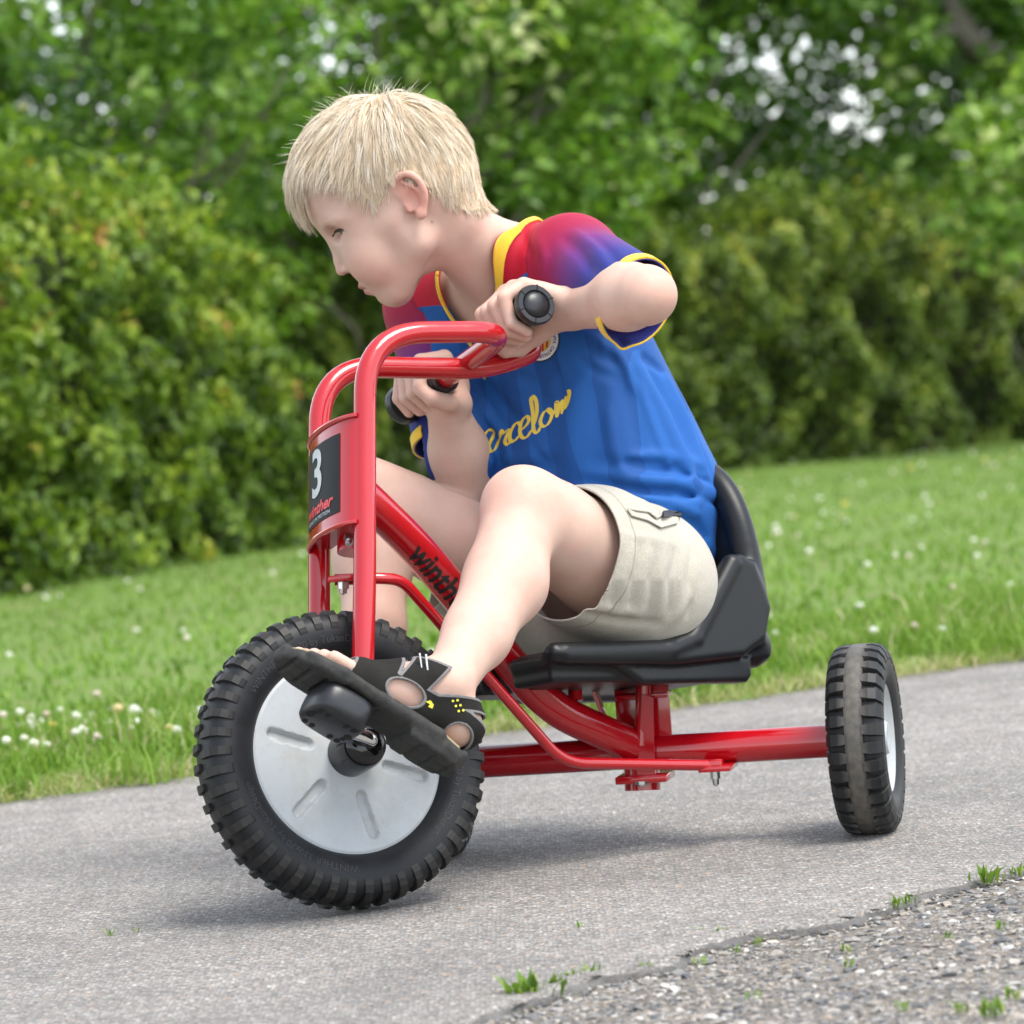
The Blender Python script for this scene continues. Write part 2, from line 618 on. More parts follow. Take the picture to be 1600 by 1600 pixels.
def m_coarse():
    t = NT('coarse_asphalt'); P = t.pos()
    v = t.n('TexVoronoi', _feature='F1', Vector=P, Scale=95.0)
    sep = t.n('SeparateColor', Color=v.outputs['Color'])
    stone = t.ramp(sep.outputs[0], [(0, (.10, .10, .105)), (.4, (.22, .215, .21)), (.75, (.34, .325, .305)), (1, (.5, .49, .47))])
    fine = t.mix(t.noise(P, 300, 3), (.10, .095, .085), (.33, .29, .24))
    col = t.mix(t.ramp(v.outputs['Distance'], [(.35, (0, 0, 0)), (.5, (1, 1, 1))]), stone, fine)
    col = t.mix(1.0, col, t.ramp(t.noise(P, 9, 4), [(.3, (.55, .535, .51)), (.7, (.95, .925, .89))]), 'MULTIPLY')
    t.p(Base__Color=col, Roughness=.95)
    t.bump(t.math('ADD', t.math('MULTIPLY', v.outputs['Distance'], -1.0), t.math('MULTIPLY', t.noise(P, 260, 3), .3)), 1.0, .006)
    return t.m

def m_stone():
    t = NT('stone'); r = t.n('ObjectInfo').outputs['Random']; P = t.pos()
    a = t.attr('rnd')
    k = t.math('FRACT', t.math('ADD', r, a))
    col = t.ramp(k, [(0, (.09, .095, .11)), (.25, (.2, .2, .2)), (.55, (.31, .30, .285)), (.8, (.36, .31, .26)), (.93, (.5, .48, .45)), (1, (.6, .59, .57))])
    col = t.mix(1.0, col, t.ramp(t.noise(P, 400, 3), [(.3, (.6, .595, .58)), (.7, (1.0, .99, .97))]), 'MULTIPLY')
    t.p(Base__Color=col, Roughness=.85)
    t.bump(t.noise(P, 700, 3), .4, .001)
    return t.m

def m_leaf(name, stops, trans=.35, rough=.5):
    t = NT(name)
    k = t.attr('rnd')
    col = t.ramp(k, stops)
    t.p(Base__Color=col, Roughness=rough)
    t.b.inputs['Specular IOR Level'].default_value = .35
    tr = t.n('BsdfTranslucent', Color=t.mix(1.0, col, (1.15, 1.25, .55), 'MULTIPLY'))
    ms = t.n('MixShader', i0=trans)
    t.t.links.new(t.b.outputs[0], ms.inputs[1]); t.t.links.new(tr.outputs[0], ms.inputs[2])
    t.t.links.new(ms.outputs[0], t.t.nodes['Material Output'].inputs[0])
    return t.m

M_ASPH, M_COARSE, M_STONE = m_asphalt(), m_coarse(), m_stone()
def m_soil():
    t = NT('lawn_soil'); P = t.pos()
    c = t.mix(t.noise(P, 40, 4), (.07, .13, .016), (.15, .23, .04))
    c = t.mix(t.ramp(t.noise(P, 6, 3), [(.5, (0, 0, 0)), (.75, (1, 1, 1))]), c, (.13, .14, .04))
    t.p(Base__Color=c, Roughness=1.0)
    t.bump(t.noise(P, 60, 4), .6, .01)
    return t.m
M_SOIL = m_soil()
M_GROUND = simple('ground_soil', (.10, .12, .04), .95, var=.3)
M_GRASS = m_leaf('grass_blades', [(0, (.075, .155, .014)), (.35, (.14, .26, .026)), (.68, (.22, .34, .05)), (.82, (.30, .37, .11)), (.92, (.40, .37, .19)), (1, (.52, .46, .30))], .3)
M_CLOVER = m_leaf('clover_heads', [(0, (.72, .72, .66)), (.6, (.8, .8, .76)), (.85, (.6, .48, .42)), (1, (.75, .6, .1))], .3, .8)
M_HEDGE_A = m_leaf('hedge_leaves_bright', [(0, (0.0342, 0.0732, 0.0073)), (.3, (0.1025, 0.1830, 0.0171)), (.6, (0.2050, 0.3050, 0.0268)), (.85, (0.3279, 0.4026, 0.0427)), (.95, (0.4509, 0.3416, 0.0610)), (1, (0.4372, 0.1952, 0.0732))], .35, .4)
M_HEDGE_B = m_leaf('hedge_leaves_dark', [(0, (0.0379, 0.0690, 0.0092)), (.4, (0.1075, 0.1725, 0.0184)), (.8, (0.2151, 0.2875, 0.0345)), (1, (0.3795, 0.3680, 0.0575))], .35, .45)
M_TREE_A = m_leaf('tree_leaves_fresh', [(0, (0.0266, 0.0747, 0.0138)), (.3, (0.0906, 0.1955, 0.0253)), (.65, (0.1932, 0.3335, 0.0460)), (.9, (0.3381, 0.4715, 0.1035)), (1, (0.5796, 0.6210, 0.3220))], .45, .34)
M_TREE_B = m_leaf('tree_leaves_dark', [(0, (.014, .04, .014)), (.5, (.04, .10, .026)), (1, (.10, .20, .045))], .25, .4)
M_BARK = simple('bark', (.17, .145, .125), .9, var=.35, bscale=60, bstr=.6, bdist=.01)
M_TWIG = simple('hedge_twigs', (.03, .032, .016), .95, var=.5)

# ---- ground sheet reaching the horizon
g = mesh_obj('ground', [(-900, -900, -.06), (900, -900, -.06), (900, 900, -.06), (-900, 900, -.06)], [(0, 1, 2, 3)], M_GROUND, smooth=False)
tag(g, kind='structure')

EA = np.array([-.785, 1.51, 0.]); ED = nrm([1.654, 1.11, 0]); EN = np.array([-ED[1], ED[0], 0])
def edge_pt(s, o): return EA + ED * s + EN * o

# ---- new asphalt path with its broken front edge
seam_px = [(-2600, 4000), (-900, 2600), (200, 1850), (560, 1665), (690, 1601), (735, 1588), (790, 1571), (830, 1556), (880, 1541), (930, 1530), (1000, 1517), (1062, 1503),
           (1080, 1490), (1092, 1470), (1128, 1464), (1185, 1455), (1260, 1447), (1330, 1437), (1390, 1418), (1440, 1398), (1500, 1380), (1560, 1365),
           (1620, 1349), (1800, 1318), (2300, 1230)]
sm = [atz(x, y, 0.0) for x, y in seam_px] + [np.array([6., 3.2, 0]), np.array([40., 20., 0])]
sm = [np.array([-40., -24, 0])] + sm
seam = []
for i in range(len(sm) - 1):
    L = np.linalg.norm(sm[i + 1] - sm[i]); n = max(1, int(L / .008)) if L < .6 else 3
    for k in range(n): seam.append(sm[i] + (sm[i + 1] - sm[i]) * k / n)
seam.append(sm[-1]); seam = np.array(seam)
jit = RNG.normal(0, 1, len(seam)); jit = np.convolve(jit, [.2, .6, .2], 'same') * .005 + np.convolve(RNG.normal(0, 1, len(seam)), np.ones(9) / 9, 'same') * .016 + np.convolve(RNG.normal(0, 1, len(seam)), np.ones(31) / 31, 'same') * .03
inner = (seam[:, 0] > -.6) & (seam[:, 0] < 1.2)
seam[:, 0] += -EN[0] * jit * inner; seam[:, 1] += -EN[1] * jit * inner
nS = len(seam)
rows = []
for o, dz in ((-.007, -.022), (-.003, -.0105), (.002, -.0035), (.010, -.0004)):
    rows.append(seam + EN * (o * np.clip(1 + .55 * RNG.normal(0, 1, nS), .2, 2.2) + .004 * np.sin(np.arange(nS) * .37 + o * 300))[:, None] + np.stack([0 * jit, 0 * jit, dz * np.clip(1 + .25 * RNG.normal(0, 1, nS), .5, 1.6)], -1))
sE = (seam - EA) @ ED; oE = (seam - EA) @ EN
for fr in (.04, .15, .4, .75, 1.0):
    r = np.stack([EA + ED * a + EN * (b + (.6 - b) * fr) for a, b in zip(sE, oE)]); rows.append(r)
v = np.concatenate(rows); f = []
for r in range(len(rows) - 1):
    a = r * nS + np.arange(nS - 1); f.append(np.stack([a, a + 1, a + nS + 1, a + nS], -1))
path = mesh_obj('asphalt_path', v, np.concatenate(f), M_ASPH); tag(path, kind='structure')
path.data.materials.append(simple('dark_asphalt_edge', (.12, .115, .11), .95, var=.7, bscale=220, bstr=1.0, bdist=.004))  # asphalt of the edge wall darkened to help draw the shadow line along the seam
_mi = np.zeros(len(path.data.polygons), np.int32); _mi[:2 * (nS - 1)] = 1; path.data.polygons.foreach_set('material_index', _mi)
cx = [atz(x, y, -.010) for x, y in ((-900, 2700), (2600, 4200))]
old = mesh_obj('coarse_asphalt', [(-6, -4.6, -.011), (8, -4.6, -.011), (8, 8, -.011), (-6, 8, -.011)], [(0, 1, 2, 3)], M_COARSE, smooth=False)
tag(old, kind='structure')

# earth gathered in the crack, the broken edge's shadow painted into its colour
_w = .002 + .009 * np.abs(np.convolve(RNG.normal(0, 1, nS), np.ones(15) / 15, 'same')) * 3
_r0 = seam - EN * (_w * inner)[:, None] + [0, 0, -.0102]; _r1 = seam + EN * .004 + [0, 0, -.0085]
_q = np.arange(nS - 1); soil_shade = mesh_obj('crack_soil_shade', np.concatenate([_r0, _r1]), np.stack([_q, _q + 1, _q + nS + 1, _q + nS], -1), simple('crack_earth_shade', (.085, .07, .05), 1.0, var=.6, bscale=500, bstr=.8, bdist=.003), old)

# ---- stones of the worn surface
def stone_mesh(name, seed, squash=.55):
    rg = np.random.default_rng(seed); bm = bmesh.new()
    for _ in range(13):
        p = rg.normal(0, 1, 3); p /= np.linalg.norm(p); p *= rg.uniform(.78, 1.05)
        bm.verts.new((p[0], p[1] * rg.uniform(.75, 1), p[2] * squash))
    bmesh.ops.convex_hull(bm, input=bm.verts[:])
    bmesh.ops.delete(bm, geom=[q for q in bm.verts if not q.link_faces], context='VERTS')
    me = bpy.data.meshes.new(name); bm.to_mesh(me); bm.free(); me.materials.append(M_STONE)
    return me
SMESH = [stone_mesh('stone', 50 + i, .4 + .06 * (i % 5)) for i in range(12)]
def seam_y(x): return np.interp(x, [p[0] for p in seam_px], [p[1] for p in seam_px])
cand = []
while len(cand) < 1500:
    x = random.uniform(650, 1610); y = random.uniform(1360, 1606)
    if y > seam_y(x) + 9: cand.append((x, y))
placed = []
for x, y in cand:
    if len(placed) >= 300: break
    p = atz(x, y, -.010); r = random.choice([.005, .0055, .006, .007, .008, .0095, .011])
    if all((p[0] - q[0]) ** 2 + (p[1] - q[1]) ** 2 > (r * .8 + q[2] * .8) ** 2 for q in placed):
        placed.append((p[0], p[1], r))
for x, y, r in placed:
    M = Matrix.Translation((x, y, -.011 + r * .12)) @ Matrix.Rotation(random.uniform(0, 6.28), 4, 'Z') @ Matrix.Rotation(random.uniform(-.3, .3), 4, 'X') @ Matrix.Diagonal((r, r * random.uniform(.6, .95), r * .8, 1))
    inst('stone', random.choice(SMESH), M, old)
def scatter_stones(name, n, gen, rlo, rhi, zoff, parent, sink=.2):
    Vs, Fs, An, b = [], [], [], 0
    base = [(np.array([q.co[:] for q in m.vertices]), [list(p.vertices) for p in m.polygons]) for m in SMESH]
    for i in range(n):
        x, y = gen(); r = rlo + (rhi - rlo) * random.random() ** 2.2
        bv, bf = base[i % 12]; a = random.uniform(0, 6.28); c, s = math.cos(a), math.sin(a)
        w = bv * [r, r * .8, r * .8]
        Vs.append(np.stack([w[:, 0] * c - w[:, 1] * s + x, w[:, 0] * s + w[:, 1] * c + y, w[:, 2] + zoff + r * sink], -1))
        Fs += [[k + b for k in q] for q in bf]; b += len(bv); An += [random.random()] * len(bv)
    o = mesh_obj(name, np.concatenate(Vs), Fs, M_STONE, parent, smooth=False)
    attr(o, 'rnd', An); tag(o, kind='stuff')
    return o
def g_old():
    while True:
        x = random.uniform(620, 1640); y = random.uniform(1345, 1620)
        if y > seam_y(x) + 2:
            p = atz(x, y, -.010); return p[0], p[1]
def g_seam():
    i = random.randrange(nS); p = seam[i]
    if not inner[i]: return g_seam()
    return tuple((p - EN * random.gauss(.004, .010))[:2])
scatter_stones('small_stones', 900, g_seam, .002, .0065, -.010, old, .15)
scatter_stones('small_stones', 6000, g_old, .0016, .006, -.011, old, .1)
def g_new():
    while True:
        x = random.uniform(-60, 1660); y = random.uniform(1150, 1620)
        p = atz(x, y, 0)
        if y < seam_y(x) - 12 and (p - EA) @ EN < -.02: return p[0], p[1]
scatter_stones('surface_grit', 4500, g_new, .0009, .0024, 0.0, path, -.15)

# ---- lawn
ss = np.concatenate([np.linspace(-300, -4, 8), np.arange(-3.9, 6, .03), np.linspace(6.2, 300, 8)])
ed = np.convolve(RNG.normal(0, 1, len(ss)), np.ones(7) / 7, 'same') * .08
ed[np.abs(ss) > 7] = 0
rows = []
for o, z in ((0, -.006), (.04, .006), (.16, .016), (.6, .02), (3, .02), (14, .03), (300, .03)):
    k = max(0, 1 - o / .6)
    rows.append(EA + ss[:, None] * ED + (o + ed * k)[:, None] * EN + [0, 0, z])
nL = len(ss); f = []
for r in range(len(rows) - 1):
    a = r * nL + np.arange(nL - 1); f.append(np.stack([a, a + 1, a + nL + 1, a + nL], -1))
lawn = mesh_obj('lawn', np.concatenate(rows), np.concatenate(f), M_SOIL); tag(lawn, kind='structure')

def blades(name, P, h, w, lean, rnd, mat, seg=2):
    n = len(P); lean = np.asarray(lean); az = RNG.uniform(0, 2 * np.pi, n); la = RNG.uniform(0, 2 * np.pi, n)
    side = np.stack([np.cos(az), np.sin(az), np.zeros(n)], -1)
    ld = np.stack([np.cos(la), np.sin(la), np.zeros(n)], -1)
    lv = lean[:, None] * ld; up = np.array([0, 0, 1.])
    b0 = P - side * w[:, None] * .5; b1 = P + side * w[:, None] * .5
    mid = P + up * (h * np.maximum(.12, .55 - .5 * np.maximum(lean - .8, 0)))[:, None] + lv * (h * .3)[:, None]
    m0 = mid - side * w[:, None] * .4; m1 = mid + side * w[:, None] * .4
    tip = P + up * (h * np.maximum(.12, 1 - .25 * lean - .45 * np.maximum(lean - .8, 0)))[:, None] + lv * h[:, None]
    V = np.stack([b0, b1, m0, m1, tip], 1).reshape(-1, 3)
    i = np.arange(n)[:, None] * 5
    T = np.concatenate([i + [0, 1, 3], i + [0, 3, 2], i + [2, 3, 4]])
    o = mesh_obj(name, V, T, mat); attr(o, 'rnd', np.repeat(rnd, 5))
    return o
def lawn_pts(n, omin, omax, pw=1.0):
    out = []
    while sum(map(len, out)) < n:
        o = omin + (omax - omin) * RNG.random(60000) ** pw
        s = RNG.uniform(-9, 16, 60000)
        P = EA + s[:, None] * ED + o[:, None] * EN
        px = proj(P)
        out.append(P[(px[:, 0] > -600) & (px[:, 0] < 2200) & (P[:, 1] > 0)])
    return np.concatenate(out)[:n]
P1 = lawn_pts(50000, .0, 1.0, 1.1); o1 = (P1 - EA) @ EN
pn = (np.sin(P1[:, 0] * 9 + 1.3 * np.sin(P1[:, 1] * 7)) + np.sin(P1[:, 1] * 11 + P1[:, 0] * 4)) * .25 + .5
h1 = np.clip(.016 + .036 * pn + RNG.normal(0, .012, len(P1)), .012, .12) * np.clip(.45 + o1 / .25, .45, 1.0) * np.where(RNG.random(len(P1)) < .07, 1.7, 1)
band = np.exp(-((o1 - .36) / .09) ** 2)
r1 = np.clip(RNG.beta(2.2, 3.2, len(P1)) + (RNG.random(len(P1)) < .10 + .35 * band) * .42 + (o1 < .07) * RNG.random(len(P1)) * .35, 0, 1)
P1[:, 2] = np.clip(.02 * o1 / .3, 0, .02)
verge = blades('verge_grass', P1, h1, RNG.uniform(.002, .0048, len(P1)), RNG.uniform(.1, .9, len(P1)), r1, M_GRASS)
tag(verge, 'long untidy verge grass along the asphalt edge', 'grass', kind='stuff')
PC = lawn_pts(120, -.05, .5); PC = np.repeat(PC, 55, 0) + RNG.normal(0, .022, (120 * 55, 3)) * [1, 1, 0]; PC[:, 2] = .003
tuf = blades('grass_tufts', PC, RNG.uniform(.025, .085, len(PC)), RNG.uniform(.002, .005, len(PC)), RNG.uniform(.2, .9, len(PC)), np.clip(np.repeat(RNG.uniform(.1, .7, 120), 55) + RNG.normal(0, .12, len(PC)), 0, 1), M_GRASS)
tag(tuf, 'ragged grass tufts spilling over the asphalt edge', 'grass', kind='stuff')
P0 = lawn_pts(7000, -.05, .10); P0[:, 2] = .003
strw = blades('dry_straw', P0, RNG.uniform(.02, .05, len(P0)), RNG.uniform(.0015, .003, len(P0)), RNG.uniform(.85, 1.6, len(P0)), RNG.uniform(.78, 1, len(P0)), M_GRASS)
tag(strw, 'dry straw and dead grass lying along the asphalt edge', 'straw', kind='stuff')
P2 = lawn_pts(58000, .8, 16, 1.25); P2[:, 2] = .018
sw = np.sin((P2 - EA) @ EN * 3.1) * .08
pt2 = .5 * np.sin(P2[:, 0] * 2.1 + 1.7 * np.sin(P2[:, 1] * 1.3)) + .5 * np.sin(P2[:, 1] * 2.9 + P2[:, 0])
r2 = np.clip(RNG.beta(2.4, 3.0, len(P2)) * .8 + sw + .10 * pt2, 0, 1)
turf = blades('mown_grass', P2, RNG.uniform(.014, .030, len(P2)), RNG.uniform(.005, .011, len(P2)), RNG.uniform(.1, .8, len(P2)), r2, M_GRASS)
tag(turf, 'short mown lawn grass in front of the hedge', 'grass', kind='stuff')
# clover heads
P3 = np.concatenate([lawn_pts(560, .25, 1.1), lawn_pts(700, 1.0, 11, 1.2)])
cl = RNG.normal(0, 1, (len(P3), 2))
pat = np.sin(P3[:, 0] * 3.7 + 2) * np.sin(P3[:, 1] * 2.3) + RNG.normal(0, .4, len(P3))
P3 = P3[pat > -.1]
Vs, Fs, An = [], [], []; b = 0
bm = bmesh.new(); bmesh.ops.create_icosphere(bm, subdivisions=1, radius=1); iv = np.array([q.co[:] for q in bm.verts]); jf = [[q.index for q in p.verts] for p in bm.faces]; bm.free()
for p in P3:
    r = random.uniform(.005, .0095); Vs.append(iv * [r, r, r * .85] * (1 + .25 * RNG.random((len(iv), 1))) + p + [0, 0, random.uniform(.03, .06)])
    Fs += [[k + b for k in q] for q in jf]; b += len(iv); An += [random.random() ** 1.3] * len(iv)
cv = mesh_obj('clover_flowers', np.concatenate(Vs), Fs, M_CLOVER); attr(cv, 'rnd', An)
tag(cv, 'scattered white clover flowers in the grass', 'clover', kind='stuff')

# ---- foliage
def leaves(P, N, L, W, rnd, bend=.25):
    """one folded leaf (two triangles each side) per point"""
    n = len(P)
    r = RNG.normal(0, 1, (n, 3)); N = N / np.maximum(np.linalg.norm(N, axis=1), 1e-9)[:, None]
    t = r - N * (r * N).sum(1)[:, None]; t /= np.linalg.norm(t, axis=1)[:, None]
    s = np.cross(N, t)
    L = L[:, None]; W = W[:, None]
    a = P - t * L * .5; c = P + t * L * .5 - N * L * .12
    m = P + t * L * -.05
    l = m - s * W * .5 + N * W * bend; q = m + s * W * .5 + N * W * bend
    V = np.stack([a, l, c, q], 1).reshape(-1, 3)
    i = np.arange(n)[:, None] * 4
    T = np.concatenate([i + [0, 2, 1], i + [0, 3, 2]])
    return V, T, np.repeat(rnd, 4)

def hedge(name, line, H, depth, mat, n, label, lsize, seed):
    rg = np.random.default_rng(seed)
    root = empty(name, tuple(line[0])); tag(root, label, 'hedge')
    line = np.array(line, float); seg = np.diff(line, axis=0); ln = np.linalg.norm(seg, axis=1); cum = np.concatenate([[0], np.cumsum(ln)])
    def pt(s):
        i = np.clip(np.searchsorted(cum, s) - 1, 0, len(ln) - 1); t = (s - cum[i]) / ln[i]
        d = seg[i] / ln[i][:, None]
        return line[i] + t[:, None] * seg[i], np.stack([d[:, 1], -d[:, 0], 0 * s], -1)
    s = rg.uniform(0, cum[-1], n); u = rg.random(n)
    top = rg.random(n) < .28
    base, nv = pt(s)
    wob = .07 * np.sin(s * 3.1 + seed) + .05 * np.sin(s * 7.3 + 1) + .03 * np.sin(s * 13.1)
    Hh = H + wob + .05 * np.sin(s * 1.3 + seed * 2)
    z = np.where(top, Hh, Hh * u ** .9)
    bul = sum(a_ * np.sin(s * f1 + z * f2 + p_) for a_, f1, f2, p_ in [(rg.uniform(.018, .035), rg.uniform(3, 24), rg.uniform(-22, 22), rg.uniform(0, 6)) for _ in range(12)])
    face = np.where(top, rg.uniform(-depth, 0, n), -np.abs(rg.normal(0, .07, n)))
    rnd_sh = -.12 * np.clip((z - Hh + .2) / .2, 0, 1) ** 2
    P = base + nv * (face + bul * np.where(top, 0, 1) + rnd_sh)[:, None]; P[:, 2] = z + np.where(top, rg.normal(0, .05, n) + bul * .6, 0)
    # fresh shoots rise from the top
    sh = top & (rg.random(n) < .18); P[sh, 2] += rg.random(sh.sum()) ** 2 * .22
    N = np.where(top[:, None], [0, 0, 1.], nv + [0, 0, .35]) + rg.normal(0, .55, (n, 3))
    pat = .5 + sum(.09 * np.sin(s * f1 + z * f2 + p_) for f1, f2, p_ in [(rg.uniform(4, 26), rg.uniform(-24, 24), rg.uniform(0, 6)) for _ in range(9)])
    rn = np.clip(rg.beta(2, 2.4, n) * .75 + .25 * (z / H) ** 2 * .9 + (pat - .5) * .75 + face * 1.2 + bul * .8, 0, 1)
    L = lsize * rg.uniform(.6, 1.3, n)
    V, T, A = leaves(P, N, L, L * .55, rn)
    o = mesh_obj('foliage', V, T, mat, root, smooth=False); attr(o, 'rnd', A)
    # woody inside
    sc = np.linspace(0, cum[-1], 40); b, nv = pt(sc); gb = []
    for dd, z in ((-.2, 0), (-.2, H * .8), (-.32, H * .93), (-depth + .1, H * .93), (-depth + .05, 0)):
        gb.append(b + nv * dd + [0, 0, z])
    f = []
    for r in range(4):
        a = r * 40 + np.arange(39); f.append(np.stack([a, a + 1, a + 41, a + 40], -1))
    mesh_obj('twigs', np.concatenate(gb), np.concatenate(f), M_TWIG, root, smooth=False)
    return root
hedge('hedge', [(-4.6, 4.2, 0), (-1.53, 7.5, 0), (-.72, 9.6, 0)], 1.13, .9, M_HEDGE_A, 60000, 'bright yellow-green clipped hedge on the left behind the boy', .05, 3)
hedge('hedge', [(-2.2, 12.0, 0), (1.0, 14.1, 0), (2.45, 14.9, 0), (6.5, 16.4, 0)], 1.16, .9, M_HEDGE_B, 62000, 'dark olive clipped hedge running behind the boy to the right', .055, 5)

def tree(name, x, y, label, clumps, mat, leaf, seed, trunk=None, per=85, cr=.24, bright=0.0, stem=.026):
    rg = np.random.default_rng(seed)
    root = empty(name, (x, y, 0)); tag(root, label, 'tree')
    gb = GB()
    base = np.array([x, y, -.05])
    if trunk is not None:
        for pts, r0, r1 in trunk:
            sp = spline(pts, 6); gb.tube(sp, 0, 10, rr=np.linspace(r0, r1, len(sp)))
    else:
        for k in range(4):
            c = clumps[rg.integers(len(clumps))] * [1, 1, .62]
            mid = base * .5 + c * .5 + rg.normal(0, .12, 3)
            sp = spline([base + rg.normal(0, .06, 3) * [1, 1, 0], mid, c], 6); gb.tube(sp, 0, 8, rr=np.linspace(stem, stem * .3, len(sp)))
    for c in clumps[::(3 if mat is M_TREE_A else 200)]:
        st = np.array([x, y, max(.3, c[2] - rg.uniform(.5, 1.1))]) * .55 + c * .45
        gb.tube(spline([st, (st + c) / 2 + rg.normal(0, .06, 3), c], 3), 0, 5, rr=np.linspace(.016, .005, 7))
    gb.build('trunk', M_BARK, root)
    n = len(clumps) * per
    ci = np.repeat(np.arange(len(clumps)), per)
    d = rg.normal(0, 1, (n, 3)); d /= np.linalg.norm(d, axis=1)[:, None]
    size = rg.uniform(.65, 1.3, len(clumps))[ci]
    P = clumps[ci] + d * (cr * size * rg.random(n) ** .45)[:, None] * [1.15, 1.15, .8]
    N = d * .5 + [0, -.15, .75] + rg.normal(0, .45, (n, 3))
    tone = rg.normal(0, .12, len(clumps))[ci]
    rn = np.clip(rg.beta(2.2, 2.4, n) * .8 + .08 + tone + bright + d[:, 2] * .06, 0, 1)
    L = leaf * rg.uniform(.6, 1.35, n)
    V, T, A = leaves(P, N, L, L * .52, rn, .18)
    o = mesh_obj('crown', V, T, mat, root, smooth=False); attr(o, 'rnd', A)
    return root
def cloud(x, y, z0, z1, rx, n, seed, hole=None):
    rg = np.random.default_rng(seed); out = []
    while len(out) < n:
        q = rg.uniform(-1, 1, 3)
        if (q ** 2).sum() > 1.05: continue
        p = np.array([x + q[0] * rx, y + q[1] * rx * .7, (z0 + z1) / 2 + q[2] * (z1 - z0) / 2])
        if hole and any(a < p[0] < b and c < p[2] < d for a, b, c, d in hole) and rg.random() < .22: continue
        out.append(p)
    return np.array(out)
gapR = [(1.0, 2.35, 1.45, 2.1)]
tree('tree', -1.75, 11.6, 'leafy tree with fresh green leaves above the left hedge', cloud(-1.55, 11.6, .5, 3.3, 1.05, 150, 11), M_TREE_A, .075, 21)
tree('tree', -.45, 13.3, 'light green bushy tree directly behind the boy\'s head', cloud(-.35, 13.4, .6, 3.6, 1.2, 190, 12), M_TREE_A, .085, 22, bright=.1)
tree('tree', .75, 16.2, 'darker leafy tree right of the boy\'s head behind the right hedge', cloud(.75, 16.4, .7, 3.8, 1.1, 150, 13, gapR), M_TREE_A, .09, 23, bright=-.08)
limb = [([(3.4, 16.6, -.1), at(1760, 420, 16.4), at(1640, 205, 16.2), at(1560, 100, 16.1), at(1503, 40, 16.0), at(1482, -70, 16.0), at(1440, -300, 16.0)], .11, .04),
        ([at(1503, 42, 16.0), at(1468, 58, 15.95), at(1410, 90, 15.9), at(1330, 110, 15.9)], .04, .01)]
tree('tree', 3.4, 16.6, 'tree with a bare forked grey limb at the top right', cloud(2.4, 16.2, .9, 3.6, .95, 95, 14, gapR), M_TREE_A, .10, 24, trunk=limb)
tree('tree', 2.75, 13.6, 'young pale green shoots in front of the hedge at the far right', cloud(2.45, 13.7, .75, 1.8, .42, 26, 15), M_TREE_A, .085, 25, per=60, cr=.18, bright=.14, stem=.005)
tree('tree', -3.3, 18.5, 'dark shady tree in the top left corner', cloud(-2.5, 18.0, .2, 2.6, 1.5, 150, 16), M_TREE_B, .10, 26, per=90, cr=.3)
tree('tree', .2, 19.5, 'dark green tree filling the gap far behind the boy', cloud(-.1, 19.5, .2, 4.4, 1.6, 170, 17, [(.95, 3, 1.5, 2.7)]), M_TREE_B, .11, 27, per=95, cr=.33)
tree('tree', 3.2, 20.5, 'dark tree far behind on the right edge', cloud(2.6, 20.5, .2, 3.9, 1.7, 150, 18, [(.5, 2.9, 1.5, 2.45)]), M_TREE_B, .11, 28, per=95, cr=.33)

# ---- weeds in the cracks
M_WEED = m_leaf('weed_leaves', [(0, (.06, .12, .015)), (.5, (.14, .25, .03)), (.85, (.24, .32, .06)), (1, (.4, .36, .16))], .35)
def weed(x, y, z, size, n, label, group):
    rg = np.random.default_rng(int(x * 7 + y))
    p = atz(x, y, z); V, T, A = [], [], []; b = 0
    for k in range(n):
        a = rg.uniform(0, 6.28); l = size * rg.uniform(.5, 1.1); w = l * rg.uniform(.06, .13); le = rg.uniform(.25, 1.0)
        dv = np.array([math.cos(a), math.sin(a), 0]); sv = np.array([-dv[1], dv[0], 0]); o = p + np.array([rg.normal(0, size * .28), rg.normal(0, size * .2), 0])
        m = o + dv * l * .35 * le + np.array([0, 0, l * .5]); t = o + dv * l * .8 * le + np.array([0, 0, l * (1 - .4 * le)])
        V += [o - sv * w * .3, o + sv * w * .3, m + sv * w, m - sv * w, t]; T += [(b, b + 1, b + 2, b + 3), (b + 3, b + 2, b + 4)]
        A += [min(1, max(0, rg.normal(.5, .22)))] * 5; b += 5
    o = mesh_obj('weed', V, T, M_WEED); attr(o, 'rnd', A); tag(o, label, 'weed', group)
G = 'weeds growing in the broken asphalt'
weed(828, 1560, -.007, .032, 30, 'tallest weed tuft in the seam nearest the bottom edge', G)
weed(866, 1545, -.007, .022, 20, 'weed tuft just right of the tallest one in the seam', G)
weed(895, 1533, -.007, .017, 14, 'small weed tuft in the seam, third from the bottom end', G)
weed(925, 1527, -.007, .017, 14, 'small weed tuft in the seam, fourth from the bottom end', G)
weed(1015, 1518, -.007, .015, 9, 'single small weed sprig in the seam just left of the asphalt notch', G)
weed(1092, 1461, -.006, .014, 9, 'tiny weed at the left end of the notch in the asphalt edge', G)
weed(1122, 1463, -.006, .014, 9, 'tiny weed at the right end of the notch in the asphalt edge', G)
weed(1150, 1489, -.009, .012, 9, 'lower of two tiny weeds on the coarse surface below the notch', G)
weed(1182, 1477, -.009, .012, 9, 'upper of two tiny weeds on the coarse surface below the notch', G)
weed(1398, 1419, -.007, .017, 14, 'left weed of the pair in the upper right part of the seam', G)
weed(1424, 1412, -.007, .017, 14, 'right weed of the pair in the upper right part of the seam', G)
weed(1545, 1380, -.007, .026, 22, 'bushy weed in the seam near the right edge', G)
weed(1592, 1369, -.007, .018, 14, 'small weed at the right edge of the picture in the seam', G)
weed(1548, 1588, -.009, .022, 22, 'spreading weed on the coarse surface in the bottom right corner', G)
weed(1505, 1582, -.009, .016, 14, 'small weed just left of the spreading one in the bottom right corner', G)
